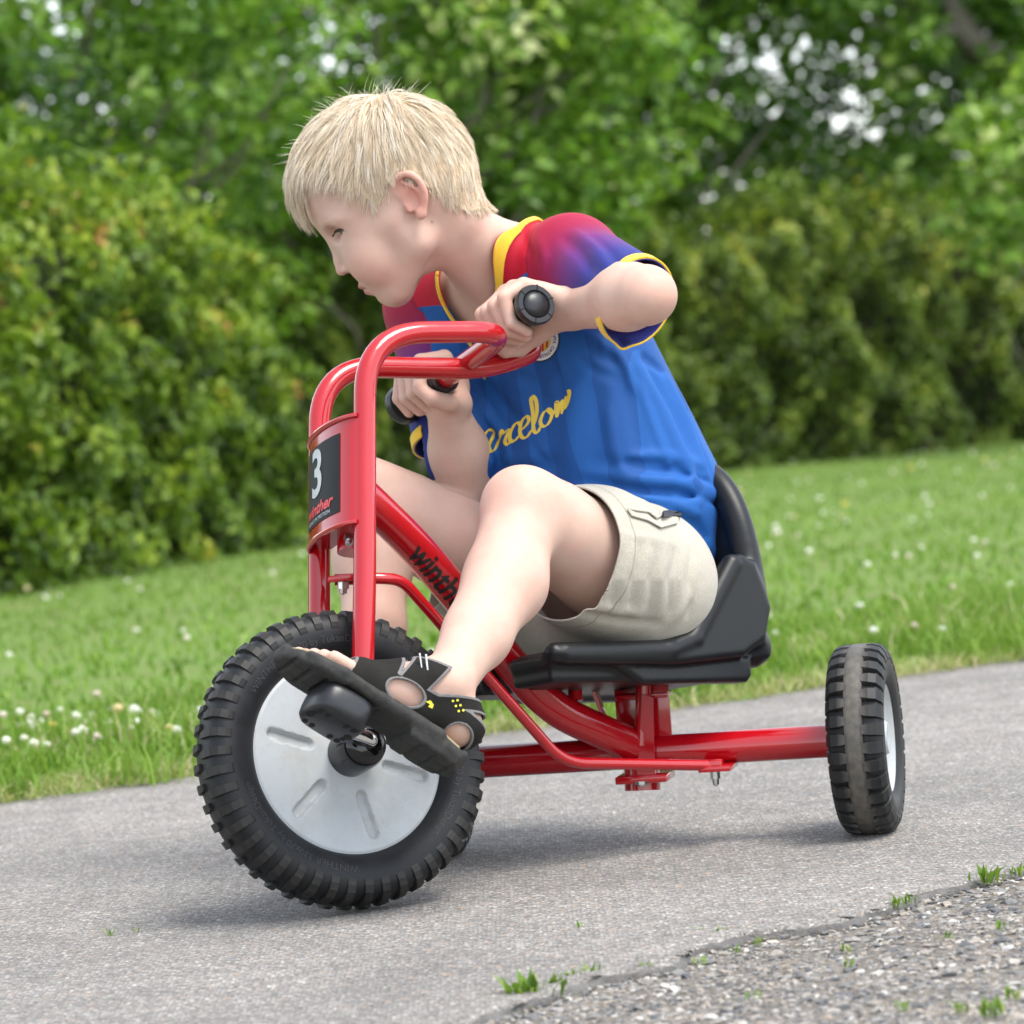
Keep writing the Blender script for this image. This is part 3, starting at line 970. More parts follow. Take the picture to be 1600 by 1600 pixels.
weed(1585, 1562, -.009, .016, 14, 'small weed just right of the spreading one in the bottom right corner', G)
for x, y, lb in ((1324, 1488, 'upper of two tiny weeds in the middle of the coarse surface'), (1326, 1512, 'lower of two tiny weeds in the middle of the coarse surface'), (1412, 1580, 'tiny weed at the bottom edge left of the corner weeds'),
                 (1482, 1468, 'tiny weed on the coarse surface right of the middle'), (1562, 1452, 'tiny weed on the coarse surface near the right edge'), (1095, 1507, 'tiny weed on the coarse surface just below the seam bend'), (1180, 1560, 'tiny lone weed low on the left part of the coarse surface')):
    weed(x, y, -.009, .013, 9, lb, G)
for x, y in ((905, 1449),): weed(x, y, 0, .010, 8, 'tiny lone weed on the smooth asphalt right of the front wheel', G)
weed(172, 1462, 0, .012, 12, 'left of two tiny weeds on the asphalt left of the front wheel', G)
weed(214, 1457, 0, .010, 9, 'right of two tiny weeds on the asphalt left of the front wheel', G)
# ================================================================== TRICYCLE
M_RED = NT('red_paint')
_P = M_RED.pos()
M_RED.p(Base__Color=M_RED.mix(M_RED.noise(_P, 9, 3), (.36, .0025, .007), (.44, .004, .010)), Roughness=M_RED.ramp(M_RED.noise(_P, 34, 5, .7), [(.35, (.12, .12, .12)), (.8, (.30, .30, .30))]), Coat__Weight=.6, Coat__Roughness=.08)
M_RED.bump(M_RED.noise(_P, 140, 2), .05, .0006)
M_RED = M_RED.m
def m_rubber(name, c0, c1, dust):
    t = NT(name); P = t.pos()
    nz = t.noise(P, 35, 5, .65)
    col = t.mix(t.ramp(nz, [(.35, (0, 0, 0)), (.75, (1, 1, 1))]), c0, c1)
    if dust: col = t.mix(t.math('MULTIPLY', t.attr('dust'), t.ramp(t.noise(P, 120, 4), [(.2, (.35, .35, .35)), (.8, (1, 1, 1))])), col, dust)
    t.p(Base__Color=col, Roughness=t.ramp(nz, [(.3, (.42, .42, .42)), (.8, (.6, .6, .6))]))
    t.b.inputs['Specular IOR Level'].default_value = .28
    t.bump(t.noise(P, 500, 3), .15, .0006)
    return t.m
M_RUB = m_rubber('black_rubber', (.007, .008, .0095), (.014, .015, .017), None)
M_TREAD = m_rubber('dusty_tread', (.010, .010, .010), (.030, .028, .025), None)
M_TYRE2 = m_rubber('rear_tyre_rubber', (.011, .012, .013), (.024, .024, .024), (.13, .118, .10))
_t = NT('grey_plastic_disc'); _p = _t.pos()
_c = _t.mix(_t.ramp(_t.noise(_p, 18, 6, .7), [(.45, (0, 0, 0)), (.8, (1, 1, 1))]), (.37, .395, .41), (.30, .30, .285))
_c = _t.mix(_t.math('MULTIPLY', _t.math('LESS_THAN', _t.vor(_p, 190), .10), .5), _c, (.14, .13, .115))
_t.p(Base__Color=_c, Roughness=_t.ramp(_t.noise(_p, 60, 5), [(.3, (.34, .34, .34)), (.7, (.55, .55, .55))])); _t.bump(_t.noise(_p, 900, 3), .06, .0003); M_DISC = _t.m
M_BLK = simple('black_plastic', (.012, .013, .015), .36, var=.2, bscale=1200, bstr=.1, bdist=.0003)
M_GLOSS = simple('gloss_black', (.006, .006, .007), .08)
M_SEAT = simple('seat_plastic', (.007, .008, .0095), .40, 0, .35, var=.2, bscale=1400, bstr=.25, bdist=.0004)
M_CHROME = simple('zinc_bolt', (.62, .62, .62), .25, 1.0)
M_STEEL = simple('chrome_crank', (.75, .75, .76), .08, 1.0)
M_GREYH = simple('grey_hub', (.33, .35, .37), .5)
M_INK = simple('black_print', (.012, .010, .010), .4)
M_STICK = simple('sticker_black', (.008, .009, .011), .5, 0, .2, var=.3)
M_NUM = simple('sticker_grey', (.50, .52, .53), .4)
M_RPRINT = simple('sticker_red', (.62, .02, .03), .4)

WC = np.array([-.2103, -.0065, .1643]); WN = nrm([.4338, -.8597, .2697])
EF = nrm(np.cross(WN, [0, 0, 1.])); EU = np.cross(EF, WN)
trike = empty('tricycle', (.0, .15, 0))
tag(trike, 'red pedal tricycle with chunky black front wheel, leaning in a turn on the asphalt', 'tricycle')

# ---- front wheel
def tyre_profile(R, hw, r_in, base):
    return [(-.006, r_in - .004), (-hw * .62, r_in - .002), (-hw * .78, r_in + .003), (-hw * .93, r_in + .012), (-hw, r_in + (R - r_in) * .45), (-hw * .96, r_in + (R - r_in) * .66),
            (-hw * .84, base - .004), (-hw * .6, base + .001), (-hw * .28, base + .0025), (0, base + .003),
            (hw * .28, base + .0025), (hw * .6, base + .001), (hw * .84, base - .004), (hw * .96, r_in + (R - r_in) * .66), (hw, r_in + (R - r_in) * .45), (hw * .93, r_in + .012), (hw * .78, r_in + .003), (hw * .62, r_in - .002), (.006, r_in - .004)]
gb = GB()
# dished disc with six pressed grooves (near face), built as polar grid
def disc_face(c, ax, sgn, R):
    u = EF; w = EU; nr, nt = 56, 288; V = []; Fc = []
    for i in range(nr):
        r = .018 + (R - .018) * i / (nr - 1)
        for k in range(nt):
            a = 2 * math.pi * k / nt
            z = .021 + .009 * max(0, 1 - ((r - .018) / .035)) ** 1.5 + .0025 * (r / R) ** 2
            if r > R - .004: z -= .002
            for g in range(6):
                ga = rad(22 + 60 * g); da = (a - ga + math.pi) % (2 * math.pi) - math.pi
                lat = abs(math.sin(da) * r); lon = math.cos(da) * r
                if lon > 0:
                    e = max(.048 - lon, lon - .090, 0)
                    q = math.hypot(lat, e)
                    z -= .0055 * max(0, min(1, (.0070 - q) / .0026))
            V.append(c + ax * sgn * z + r * (math.cos(a) * u + math.sin(a) * w))
    for i in range(nr - 1):
        for k in range(nt):
            k2 = (k + 1) % nt
            Fc.append((i * nt + k, i * nt + k2, (i + 1) * nt + k2, (i + 1) * nt + k))
    return V, Fc
V, Fc = disc_face(WC, WN, 1, .1135); gb.add(V, Fc)
V, Fc = disc_face(WC, WN, -1, .1135); gb.add(V, Fc)
gb.lathe(WC, WN, [(-.03, .012), (-.032, .021), (.032, .021), (.032, .012)], 32)
fw = gb.build('front_wheel', M_DISC, trike, ang=55)
gb = GB(); gb.lathe(WC, WN, tyre_profile(.165, .035, .1125, .1590), 128)
tyre = gb.build('tyre', M_RUB, fw, ang=60)
# tread blocks: one mesh per side, instanced round the wheel
def lug_mesh(name, prof, depth, half, taper, mat):
    """prof (axial, radial) outer contour; block extruded tangentially"""
    V = []; n = len(prof)
    for sgn in (-1, 1):
        for lay in (0, 1):
            for i, (a, r) in enumerate(prof):
                hh = half * (1 - (taper if lay == 0 else 0)) * (1 - (.25 if i == 0 else 0))
                if lay == 0: V.append((sgn * hh, a, r))
                else:
                    k = 1 - depth / r
                    V.append((sgn * hh * 1.15, a * (.93 if a > .02 else 1), r * k))
    f = []
    o = lambda s, l, i: (s * 2 + l) * n + i
    for i in range(n - 1):
        f.append((o(0, 0, i), o(1, 0, i), o(1, 0, i + 1), o(0, 0, i + 1)))
        for s in (0, 1): f.append((o(s, 0, i), o(s, 0, i + 1), o(s, 1, i + 1), o(s, 1, i)))
    for i in (0, n - 1): f.append((o(0, 0, i), o(0, 1, i), o(1, 1, i), o(1, 0, i)))
    me = bpy.data.meshes.new(name); me.from_pydata(V, [], f)
    bm = bmesh.new(); bm.from_mesh(me); bmesh.ops.recalc_face_normals(bm, faces=bm.faces[:])
    bm.to_mesh(me); bm.free(); me.materials.append(mat)
    return me
def wheel_frame(c, ax, u, w, ang, flip):
    """matrix: local x tangential, y axial, z radial"""
    r = math.cos(ang) * u + math.sin(ang) * w
    t = -math.sin(ang) * u + math.cos(ang) * w
    a = ax * (-1 if flip else 1)
    if flip: t = -t
    return Matrix(((t[0], a[0], r[0], c[0]), (t[1], a[1], r[1], c[1]), (t[2], a[2], r[2], c[2]), (0, 0, 0, 1)))
LUG = lug_mesh('tread_block', [(.003, .1655), (.016, .1652), (.0255, .1628), (.0325, .1555), (.0352, .1475), (.0352, .1425)], .011, .0052, .10, M_TREAD)
NL = 46
for k in range(NL):
    for flip in (0, 1):
        inst('tread_block', LUG, wheel_frame(WC, WN, EF, EU, 2 * math.pi * (k + .5 * flip) / NL, flip), fw)
# raised lettering on the sidewall
def ring_text(txt, c, ax, u, w, R, size, a0, zf, mat, parent, name, bold=0, flip=1):
    V, Fc = text_mesh(txt, size, bold=bold, maxlen=size * .5)
    out = []
    for x, y, _ in V:
        r = R + y; a = a0 - flip * x / R
        out.append(c + ax * zf(r) + r * (math.cos(a) * u + math.sin(a) * w))
    return mesh_obj(name, out, Fc, mat, parent, smooth=False)
def side_z(r):
    return float(np.interp(r, [.1105, .1155, .1245, .1361, .1472, .1565], [.0217, .0273, .0326, .035, .0336, .0294])) + .0005
M_RUBT = m_rubber('raised_letters', (.03, .031, .033), (.05, .05, .052), None)
# EF x EU = ? viewed from +WN the angle grows clockwise or not; flip chosen so letters read correctly
_fl = 1 if np.dot(np.cross(EF, EU), WN) > 0 else -1
for k, tx in enumerate(('WINTHER 330x70 by TukanDesign', 'WINTHER 330x70 by TukanDesign', 'WINTHER 330x70 by TukanDesign')):
    ring_text(tx, WC, WN, EF, EU, .129, .0115, rad(195 + 120 * k), side_z, M_RUBT, tyre, 'raised_lettering', flip=_fl)
# hub boss, crank, pedals
for sg, pa, pb in ((1, .062, .025), (-1, -.062, -.025)):
    A = WN * sg
    gb = GB(); gb.lathe(WC, A, [(.028, .0), (.028, .026), (.05, .026), (.066, .0255), (.079, .022), (.084, .015), (.085, 0)], 40)
    boss = gb.build('hub_boss', M_GLOSS, trike, ang=50)
    PC = WC + WN * .150 * sg + EF * pa + EU * pb
    gb = GB(); gb.tube(fillet([WC + A * .07, WC + A * .098, PC - A * .045, PC + A * .01], [.02, .02]), .0075, 14)
    gb.build('crank', M_STEEL, trike)
# pedal frames follow the foot
FT = -_fwd * .226 + RT * -.84 + UP * .54; FT = nrm(FT - WN * (FT @ WN)); FU = np.cross(FT, WN)
PED = WC + WN * .150 + EF * .062 + EU * .025
PED2 = WC - WN * .150 - EF * .062 - EU * .025
FT2 = nrm(EF * .97 - EU * .25); FU2 = np.cross(FT2, WN)
def pedal(c, t, l, u):
    prof = []
    for k in range(40):
        a = 2 * math.pi * k / 40; ca, sa = math.cos(a), math.sin(a)
        prof.append((.033 * math.copysign(abs(ca) ** .55, ca), .040 * math.copysign(abs(sa) ** .55, sa)))
    gb = GB(); n = len(prof); V = []
    for z, k in ((-.0175, .80), (-.0165, .88), (-.012, .97), (-.004, 1), (.006, 1), (.013, .96), (.017, .86)):
        V += [c + t * a * k + l * b * k + u * z for a, b in prof]
    Fc = [tuple(range(n - 1, -1, -1)), tuple(6 * n + i for i in range(n))]
    for r in range(6): Fc += [(r * n + i, r * n + (i + 1) % n, (r + 1) * n + (i + 1) % n, (r + 1) * n + i) for i in range(n)]
    gb.add(V, Fc)
    o = gb.build('pedal', M_BLK, trike, ang=60)
    hb = GB()
    for (a, b, rx, ry) in [(x, y, .0032, .0062) for x in (-.0205, -.0115, .0115, .0205) for y in (-.023, .023)] + [(-.024, 0, .0045, .0075), (.024, 0, .0045, .0075), (-.0225, -.0115, .003, .004), (.0225, .0115, .003, .004)]:
        m = 14
        hb.add([c + t * (a + rx * math.cos(2 * math.pi * k / m)) + l * (b + ry * math.sin(2 * math.pi * k / m)) - u * .0178 for k in range(m)], [tuple(range(m))])
    hb.build('tread_holes', simple('pedal_hole', (.002, .002, .002), .9), o, smooth=False)
    return o
pedal(PED, FT, WN, FU)
pedal(PED2, FT2, WN, FU2)

# ---- fork and handlebar: each leg is one bent tube that crosses over to the opposite grip
near = lambda x, y: onp(x, y, WC + WN * .061, WN)
far = lambda x, y: onp(x, y, WC - WN * .061, WN)
FR = .0126
GL1 = at(838, 475, .215); GL0 = GL1 - WN * .098       # near grip (rider's left)
GR0, GR1 = at(697, 590, .335), at(628, 634, .425)       # far grip
pn = fillet([WC + WN * .061, near(570, 900), near(570, 520), near(795, 518), GR0, GR0 + (GR1 - GR0) * .5], [.02, .075, .05, .01], 12)
pf = fillet([WC - WN * .061, far(499, 900), far(499, 572), far(760, 577), at(846, 546, .335), GL0 - WN * .012, GL0 + (GL1 - GL0) * .5], [.02, .075, .05, .035, .012], 12)
gb = GB(); gb.tube(pn, FR, 22); gb.build('fork_tube', M_RED, trike)
gb = GB(); gb.tube(pf, FR, 22); gb.build('fork_tube', M_RED, trike)
for sg in (1, -1):
    gb = GB(); c = WC + WN * .061 * sg
    gb.lathe(c - WN * .004, WN, [(0, .001), (0, .02), (.008, .02), (.008, .001)], 24); gb.build('fork_end', M_RED, trike)
for a, b in ((GL0, GL1), (GR0, GR1)):
    d = nrm(b - a); L = np.linalg.norm(b - a)
    gb = GB()
    prof = [(0, .0135), (0, .0175)]
    k = 0.004
    while k < L - .016:
        prof += [(k, .0168), (k + .003, .0168), (k + .0045, .0158), (k + .0065, .0158)]; k += .008
    prof += [(L - .014, .0165), (L - .012, .0225), (L - .004, .0243), (L - .001, .0238), (L + .0008, .0225)]
    gb.lathe(a, d, prof, 40)
    gr = gb.build('grip', M_BLK, trike, ang=35)
    gb = GB(); gb.lathe(a, d, [(L + .0008, .0225), (L + .0006, .0172), (L - .0015, .0158), (L + .0005, .0150), (L + .0030, .011), (L + .0042, .005), (L + .0045, .0003)], 40)
    e1 = nrm(np.cross(d, UP)); e2 = np.cross(d, e1)
    gb.build('end_cap', M_BLK, gr, ang=50)
    for q in range(6):
        an = rad(20 + 60 * q); rr = math.cos(an) * e1 + math.sin(an) * e2; tt = -math.sin(an) * e1 + math.cos(an) * e2
        gb = GB(); gb.box(a + d * (L - .0026) + rr * .0203, rr, tt, d, .0036, .0007, .0036); gb.build('notch', simple('notch_black', (.003, .003, .003), .9) if q == 0 else bpy.data.materials['notch_black'], gr, smooth=False)

# ---- number plate bracket wrapped round the front of the fork
FD = nrm(near(570, 600) - near(570, 1000))               # fork direction (up)
FB = nrm(np.cross(WN, FD)); 
if FB @ EF < 0: FB = -FB                                    # points forward
hc = lambda py: (near(570, py) + far(499, py)) / 2
c_mid = (near(570, 742) + far(499, 776)) / 2
def plate_pt(a, h, off=0.0):
    """a: -1 far .. 1 near across the fork, h along fork; surface bulges forward"""
    th = a * rad(78)
    return c_mid + WN * (.0675 + off) * math.sin(th) + FB * ((.0225 + off) * math.cos(th) + .004) + FD * h
nA = 28; HB = .062
gb = GB(); V = []
for off, hs in ((0, (-HB, HB)), (-.0035, (HB, -HB))):
    for h in hs: V += [plate_pt(-1 + 2 * i / nA, h, off) for i in range(nA + 1)]
m = nA + 1; Fc = []
for r in range(4):
    q = (r + 1) % 4
    Fc += [(r * m + i, r * m + i + 1, q * m + i + 1, q * m + i) for i in range(nA)]
Fc += [(0, m, 2 * m, 3 * m), (m - 1, 2 * m - 1, 3 * m - 1, 4 * m - 1)]
gb.add(V, Fc); plate = gb.build('number_bracket', M_RED, trike, ang=50)
for h in (-HB, HB):                                          # rolled rims and closing plates
    gb = GB(); gb.tube([plate_pt(-1 + 2 * i / nA, h, .001) for i in range(m)], .0028, 8); gb.build('bracket_rim', M_RED, plate)
    gb = GB(); top = [plate_pt(-1 + 2 * i / nA, h * .93, -.003) for i in range(m)]
    V = top + [c_mid + WN * float(np.clip((p - c_mid) @ WN, -.058, .058)) - FB * .010 + FD * h * .93 for p in top]
    gb.add(V, [(i, i + 1, m + i + 1, m + i) for i in range(m - 1)]); gb.build('bracket_web', M_RED, plate)
gb = GB(); V = []; n2 = 20
for h in (-.046, .046): V += [plate_pt(-.62 + 1.16 * i / n2, h, .0008) for i in range(n2 + 1)]
gb.add(V, [(i, i + 1, n2 + 2 + i, n2 + 1 + i) for i in range(n2)]); st = gb.build('number_sticker', M_STICK, plate)
def plate_text(txt, size, a0, h0, mat, name, sx=1.0, bold=0, shear=0):
    V, Fc = text_mesh(txt, size, bold=bold, shear=shear, maxlen=size * .3)
    out = [plate_pt(a0 + x * sx / .075, h0 + y, .0014) for x, y, _ in V]
    return mesh_obj(name, out, Fc, mat, st, smooth=False)
plate_text('3', .077, -.08, .011, M_NUM, 'number', .82, .0014)
plate_text('winther', .0185, -.06, -.029, M_RPRINT, 'brand_lettering', 1.05, .0006, .35)
plate_text('PEDALS IN MOTION', .0062, -.06, -.0405, M_NUM, 'small_lettering', 1.0)

# ---- main frame tube from the steering head to the rear pivot
PIV = np.array([.136, .35, .111])
hd = onp(556, 764, WC, WN)
def dep(x): return float(np.interp(x, [556, 650, 1005], [hd[1], .165, .35]))
mt = [hd] + [at(x, y, dep(x)) for x, y in ((590, 796), (628, 833), (668, 876), (722, 940), (780, 1013), (820, 1062), (850, 1092), (885, 1117), (940, 1143), (1005, 1172))]
mts = spline(mt, 6)
gb = GB(); gb.tube(mts, .0205, 26); maint = gb.build('frame_tube', M_RED, trike)
gb = GB(); gb.tube([hd - FD * .075, hd + FD * .075], .021, 24); gb.build('steering_head', M_RED, trike)
# black brand lettering along the tube
tp = [np.asarray(p) for p in mts]; cl_ = np.concatenate([[0], np.cumsum([np.linalg.norm(tp[i + 1] - tp[i]) for i in range(len(tp) - 1)])])
def tube_at(s):
    i = int(np.clip(np.searchsorted(cl_, s) - 1, 0, len(tp) - 2)); k = (s - cl_[i]) / (cl_[i + 1] - cl_[i])
    return tp[i] + (tp[i + 1] - tp[i]) * k, nrm(tp[i + 1] - tp[i])
i0 = int(np.argmin([np.linalg.norm(proj(p) - np.array([646, 846])) for p in tp])); s0 = cl_[i0]
V, Fc = text_mesh('winther', .034, bold=.0006, align='LEFT', maxlen=.006)
out = []
for x, y, _ in V:
    p, d = tube_at(s0 + x * 1.05); toc = nrm(CAM - p); upv = nrm(np.cross(d, toc)) * -1.0
    if upv @ UP < 0: upv = -upv
    fr = nrm(np.cross(upv, d)); fr = fr if fr @ toc > 0 else -fr
    a = (y * 1.2 - .005) / .0205 + .12
    out.append(p + .0212 * (math.cos(a) * fr + math.sin(a) * upv))
mesh_obj('brand_lettering', out, Fc, M_INK, maint, smooth=False)

# ---- thin linkage rod
def rodY(x): return float(np.interp(x, [520, 600, 700, 1120], [.06, .075, .12, .285]))
rp = fillet([at(523, 906, .075), at(590, 903, rodY(600)), at(628, 906, .09), at(880, 1192, .20), at(1112, 1196, .285)], [.02, .035, .03], 10)
gb = GB(); gb.tube(rp, .0066, 14); gb.build('linkage_rod', M_RED, trike)
def bolt(p, ax, r=.006, h=.008, name='bolt', parent=None):
    ax = nrm(ax); gb = GB()
    gb.lathe(p, ax, [(0, 0.0005), (0, r), (h * .6, r), (h * .6, r * .7), (h, r * .62), (h * 1.15, .0004)], 8)
    return gb.build(name, M_CHROME, parent or trike, ang=30)
gb = GB(); br = at(537, 903, .07); gb.box(br, nrm(RT + .1 * UP), _fwd, UP, .017, .022, .0035, .0015); gb.build('rod_bracket', M_RED, trike)
bolt(br - UP * .004 - _fwd * .012, -UP, .0065, .013)
bolt(at(546, 838, .045), nrm(-UP - _fwd * .8), .0065, .012)

# ---- rear axle, brackets
AXD = nrm([.261, -.056, 0]); WR = PIV + AXD * .2625; WL = PIV - AXD * .2625
gb = GB(); gb.tube([WL + AXD * .03, WR - AXD * .042], .0195, 24); axle = gb.build('rear_axle', M_RED, trike)
Z = np.array([0, 0, 1.]); AY = np.cross(Z, AXD)
for s in (1, -1):
    gb = GB(); c = PIV + AXD * s * .2215
    gb.lathe(c, AXD * s, [(0, .006), (0, .0215), (.003, .0225), (.007, .0225), (.011, .0225), (.011, .006)], 28); gb.build('axle_collar', M_GREYH, axle)
px = lambda x, y, Y: at(x, y, Y)
# pivot housing: front and rear cheek plates and the two angled plates beside the post
gb = GB()
gb.box(at(1028, 1122, .345), AXD, Z, AY, .0155, .040, .003, .001)
gb.box(at(984, 1120, .372), AXD, Z, AY, .016, .036, .003, .001)
gb.box(at(1006, 1086, .36), AXD, AY, Z, .031, .018, .003, .001); gb.build('pivot_bracket', M_RED, trike, ang=30)
gb = GB(); gb.prism([(-.012, -.05), (.010, -.05), (.014, .045), (.002, .05)], at(1006, 1150, .322), AXD, Z, AY, .004); gb.build('pivot_gusset', M_RED, trike, ang=30)
gb = GB(); gb.box(at(1008, 1214, .335), AXD, AY, Z, .031, .03, .0045, .002); lp = gb.build('pivot_plate', M_RED, trike, ang=30)
bolt(at(1003, 1220, .31), -Z, .009, .006)
gb = GB(); gb.tube([at(1004, 1235, .345), at(1001, 1165, .35)], .0215, 24); gb.build('pivot_post', M_RED, trike)
gb = GB(); gb.box(at(1122, 1198, .30), AXD, AY, Z, .019, .03, .003, .001); gb.box(at(1112, 1196, .285), AXD, AY, Z, .014, .008, .007, .003); gb.build('rod_lug', M_RED, trike, ang=30)
bolt(at(1117, 1203, .283), -Z, .0062, .017)
# seat posts
gb = GB(); gb.tube([at(900, 1095, .295), at(896, 1055, .305)], .0085, 14); gb.build('seat_post', M_RED, trike)
gb = GB(); gb.tube([at(1002, 1165, .33), at(1006, 1068, .335)], .009, 14); gb.build('seat_post', M_RED, trike)
gb = GB(); gb.box(at(934, 1092, .34), nrm(RT * .35 - UP), AY, nrm(RT + UP * .35), .024, .01, .002); gb.build('seat_brace', M_RED, trike, ang=30)
gb = GB(); gb.tube([at(850, 1053, .34), at(960, 1049, .34)], .004, 10); gb.build('seat_rail', M_RED, trike)
bolt(at(938, 1050, .27), nrm(-UP - _fwd * .3), .0065, .014)

# ---- rear wheels
def rear_wheel(c, s):
    ax = AXD * s; u = nrm(np.cross(ax, Z)); w = np.cross(ax, u) * -1
    w = Z.copy(); u = nrm(np.cross(w, ax))
    R, hw = .1115, .0345
    gb = GB()
    gb.lathe(c, ax, [(.024, .0005), (.027, .010), (.027, .018), (.020, .022), (.016, .045), (.020, .057), (.0265, .0635), (.024, .066), (-.018, .064), (-.010, .05), (-.024, .016), (-.024, .0005)], 48)
    wh = gb.build('rear_wheel', M_DISC, trike, ang=40)
    for k in range(6):
        a = 2 * math.pi * k / 6; d = math.cos(a) * u + math.sin(a) * w
        gb = GB(); gb.lathe(c + d * .035, ax, [(.016, .0065), (.0205, .006), (.0212, .0003)], 12); gb.build('rim_boss', M_DISC, wh)
    base = .1055
    prof = [(-.017, .061), (-.024, .0645), (-.0318, .074), (-.0335, .086), (-.0322, .096), (-.027, base - .002), (-.012, base), (-.0105, R - .0008), (-.006, R + .0003), (0, R + .0006),
            (.006, R + .0003), (.0105, R - .0008), (.012, base), (.027, base - .002), (.0322, .096), (.0335, .086), (.0318, .074), (.024, .064), (.017, .061)]
    gb = GB(); gb.lathe(c, ax, prof, 120)
    ty = gb.build('tyre', M_TYRE2, wh, ang=50)
    vv = np.array([q.co[:] for q in ty.data.vertices]) - c
    axial = np.abs(vv @ ax); rr = np.sqrt((vv ** 2).sum(1) - axial ** 2)
    attr(ty, 'dust', np.clip((.0115 - axial) / .002, 0, 1) * (rr > R - .003))
    return wh, ax, u, w
LUG2 = lug_mesh('tread_block', [(.0095, .1118), (.018, .1115), (.027, .1085), (.0325, .1005), (.034, .094)], .008, .0070, .06, M_TYRE2)
_a = LUG2.attributes.new('dust', 'FLOAT', 'POINT')
_a.data.foreach_set('value', [max(0, .8 - abs(q.co.y - .009) / .012) if q.co.z > .1075 else 0 for q in LUG2.vertices])
for c, s in ((WR, 1), (WL, -1)):
    wh, ax, u, w = rear_wheel(c, s)
    if s < 0: tag(wh, None)
    for k in range(32):
        for flip in (0, 1):
            inst('tread_block', LUG2, wheel_frame(c, ax, u, w, 2 * math.pi * (k + .5 * flip) / 32, flip), wh)

# ---- seat shell
SF = nrm([-.78, -.62, .10]); SL = np.array([.62, -.78, .12]); SL = nrm(SL - SF * (SL @ SF)); SU = np.cross(SF, SL)
def S(b, l, a): return PIV + SF * b + SL * l + SU * a
AX = np.stack([SF, SL, SU]); AXP = np.stack([SF, SU, SL])
sd_ = SDF()
pan = [(.225, .104), (.205, .112), (.05, .106), (.0, .104), (-.09, .110), (-.09, .092), (.05, .090), (.20, .096), (.222, .094)]
sd_.poly(PIV, AXP, pan, -.112, .112, .005, .006)
side = [(.062, .114), (.022, .126), (-.046, .214), (-.062, .222), (-.084, .211), (-.103, .158), (-.09, .118), (-.053, .098), (.05, .090), (.215, .094), (.232, .106), (.215, .116)]
for g_ in (1, -1):
    sd_.poly(PIV, AXP, side, min(g_ * .100, g_ * .132), max(g_ * .100, g_ * .132), .009, .006)
    sd_.chain([S(.225, g_ * .118, .107), S(.06, g_ * .122, .108), S(.02, g_ * .122, .121), S(-.05, g_ * .122, .209)], [.011, .012, .012, .012], .004)
    skirt = [(.238, .108), (.131, .090), (.095, .070), (-.066, .070), (-.074, .078), (-.074, .10), (.2, .106)]
    sd_.poly(PIV, AXP, skirt, min(g_ * .092, g_ * .118), max(g_ * .092, g_ * .118), .005, .003)
back = [(-.118, .0), (-.115, .10), (-.105, .16), (-.085, .205), (-.055, .236), (0, .246)]
bpoly = [(-x, y) for x, y in ((.118, .0), (.116, .08), (.106, .14), (.088, .19), (.06, .228), (.03, .242))] + [(x, y) for x, y in ((.03, .242), (.06, .228), (.088, .19), (.106, .14), (.116, .08), (.118, .0))]
BU = nrm(SU - SF * -.05); BF = nrm(np.cross(SL, BU))
sd_.poly(S(-.088, 0, .10), np.stack([SL, BU, SF]), bpoly, -.016, .008, .007, .008)
rimp = spline([S(-.093, x, .10 + y) + SF * .002 for x, y in ((.112, .06), (.108, .11), (.096, .165), (.072, .208), (.036, .234), (0, .241), (-.036, .234), (-.072, .208), (-.096, .165), (-.108, .11), (-.112, .06))], 4)
sd_.chain(rimp, [.0125] * len(rimp), .010)
sd_.cone(S(-.092, -.1, .112), S(-.092, .1, .112), .022, .022, .012)
sd_.box(S(-.01, 0, .086), AX, (.06, .1, .010), .005, .006)
sd_.box(S(.135, 0, .090), AX, (.085, .104, .016), .006, .008)
sd_.box(S(.245, 0, .10), AX, (.06, .030, .05), .012, .006, 's')
V, Q = sd_.mesh(.0024); V = smooth_mesh(V, Q, 2)
mesh_obj('seat', V, Q, M_SEAT, trike)
# ================================================================== BOY
boy = empty('person', tuple(S(.02, 0, .11)))
tag(boy, 'blond boy in a blue football shirt and beige shorts riding the tricycle, looking down', 'person')

# ---- skin
def m_skin():
    t = NT('skin'); P = t.pos()
    red = t.attr('red')
    mot = t.noise(P, 55, 5, .7)
    base = t.mix(mot, (.52, .335, .262), (.60, .43, .35))
    base = t.mix(t.math('MULTIPLY', t.ramp(t.noise(P, 26, 4, .6), [(.42, (0, 0, 0)), (.72, (1, 1, 1))]), .38), base, (.57, .29, .23))
    fk = t.vor(P, 260); base = t.mix(t.math('MULTIPLY', t.math('LESS_THAN', fk, .10), t.math('MULTIPLY', t.noise(P, 40, 2), .30)), base, (.40, .21, .14))
    base = t.mix(t.math('MULTIPLY', red, .75), base, (.60, .215, .165))
    base = t.mix(t.attr('lip'), base, (.45, .125, .12))
    base = t.mix(t.attr('dark'), base, (.20, .085, .06))
    nl_ = t.attr('nail'); base = t.mix(t.math('MULTIPLY', nl_, .7), base, (.66, .44, .38))
    t.p(Base__Color=base, Roughness=t.math('SUBTRACT', .56, t.math('MULTIPLY', nl_, .3)), Subsurface__Weight=.16, Subsurface__Radius=(.012, .0045, .0025), Subsurface__Scale=.35)
    t.b.inputs['Specular IOR Level'].default_value = .28
    t.bump(t.math('ADD', t.noise(P, 900, 3), t.math('MULTIPLY', t.vor(P, 700), .5)), .12, .0006)
    return t.m
M_SKIN = m_skin()

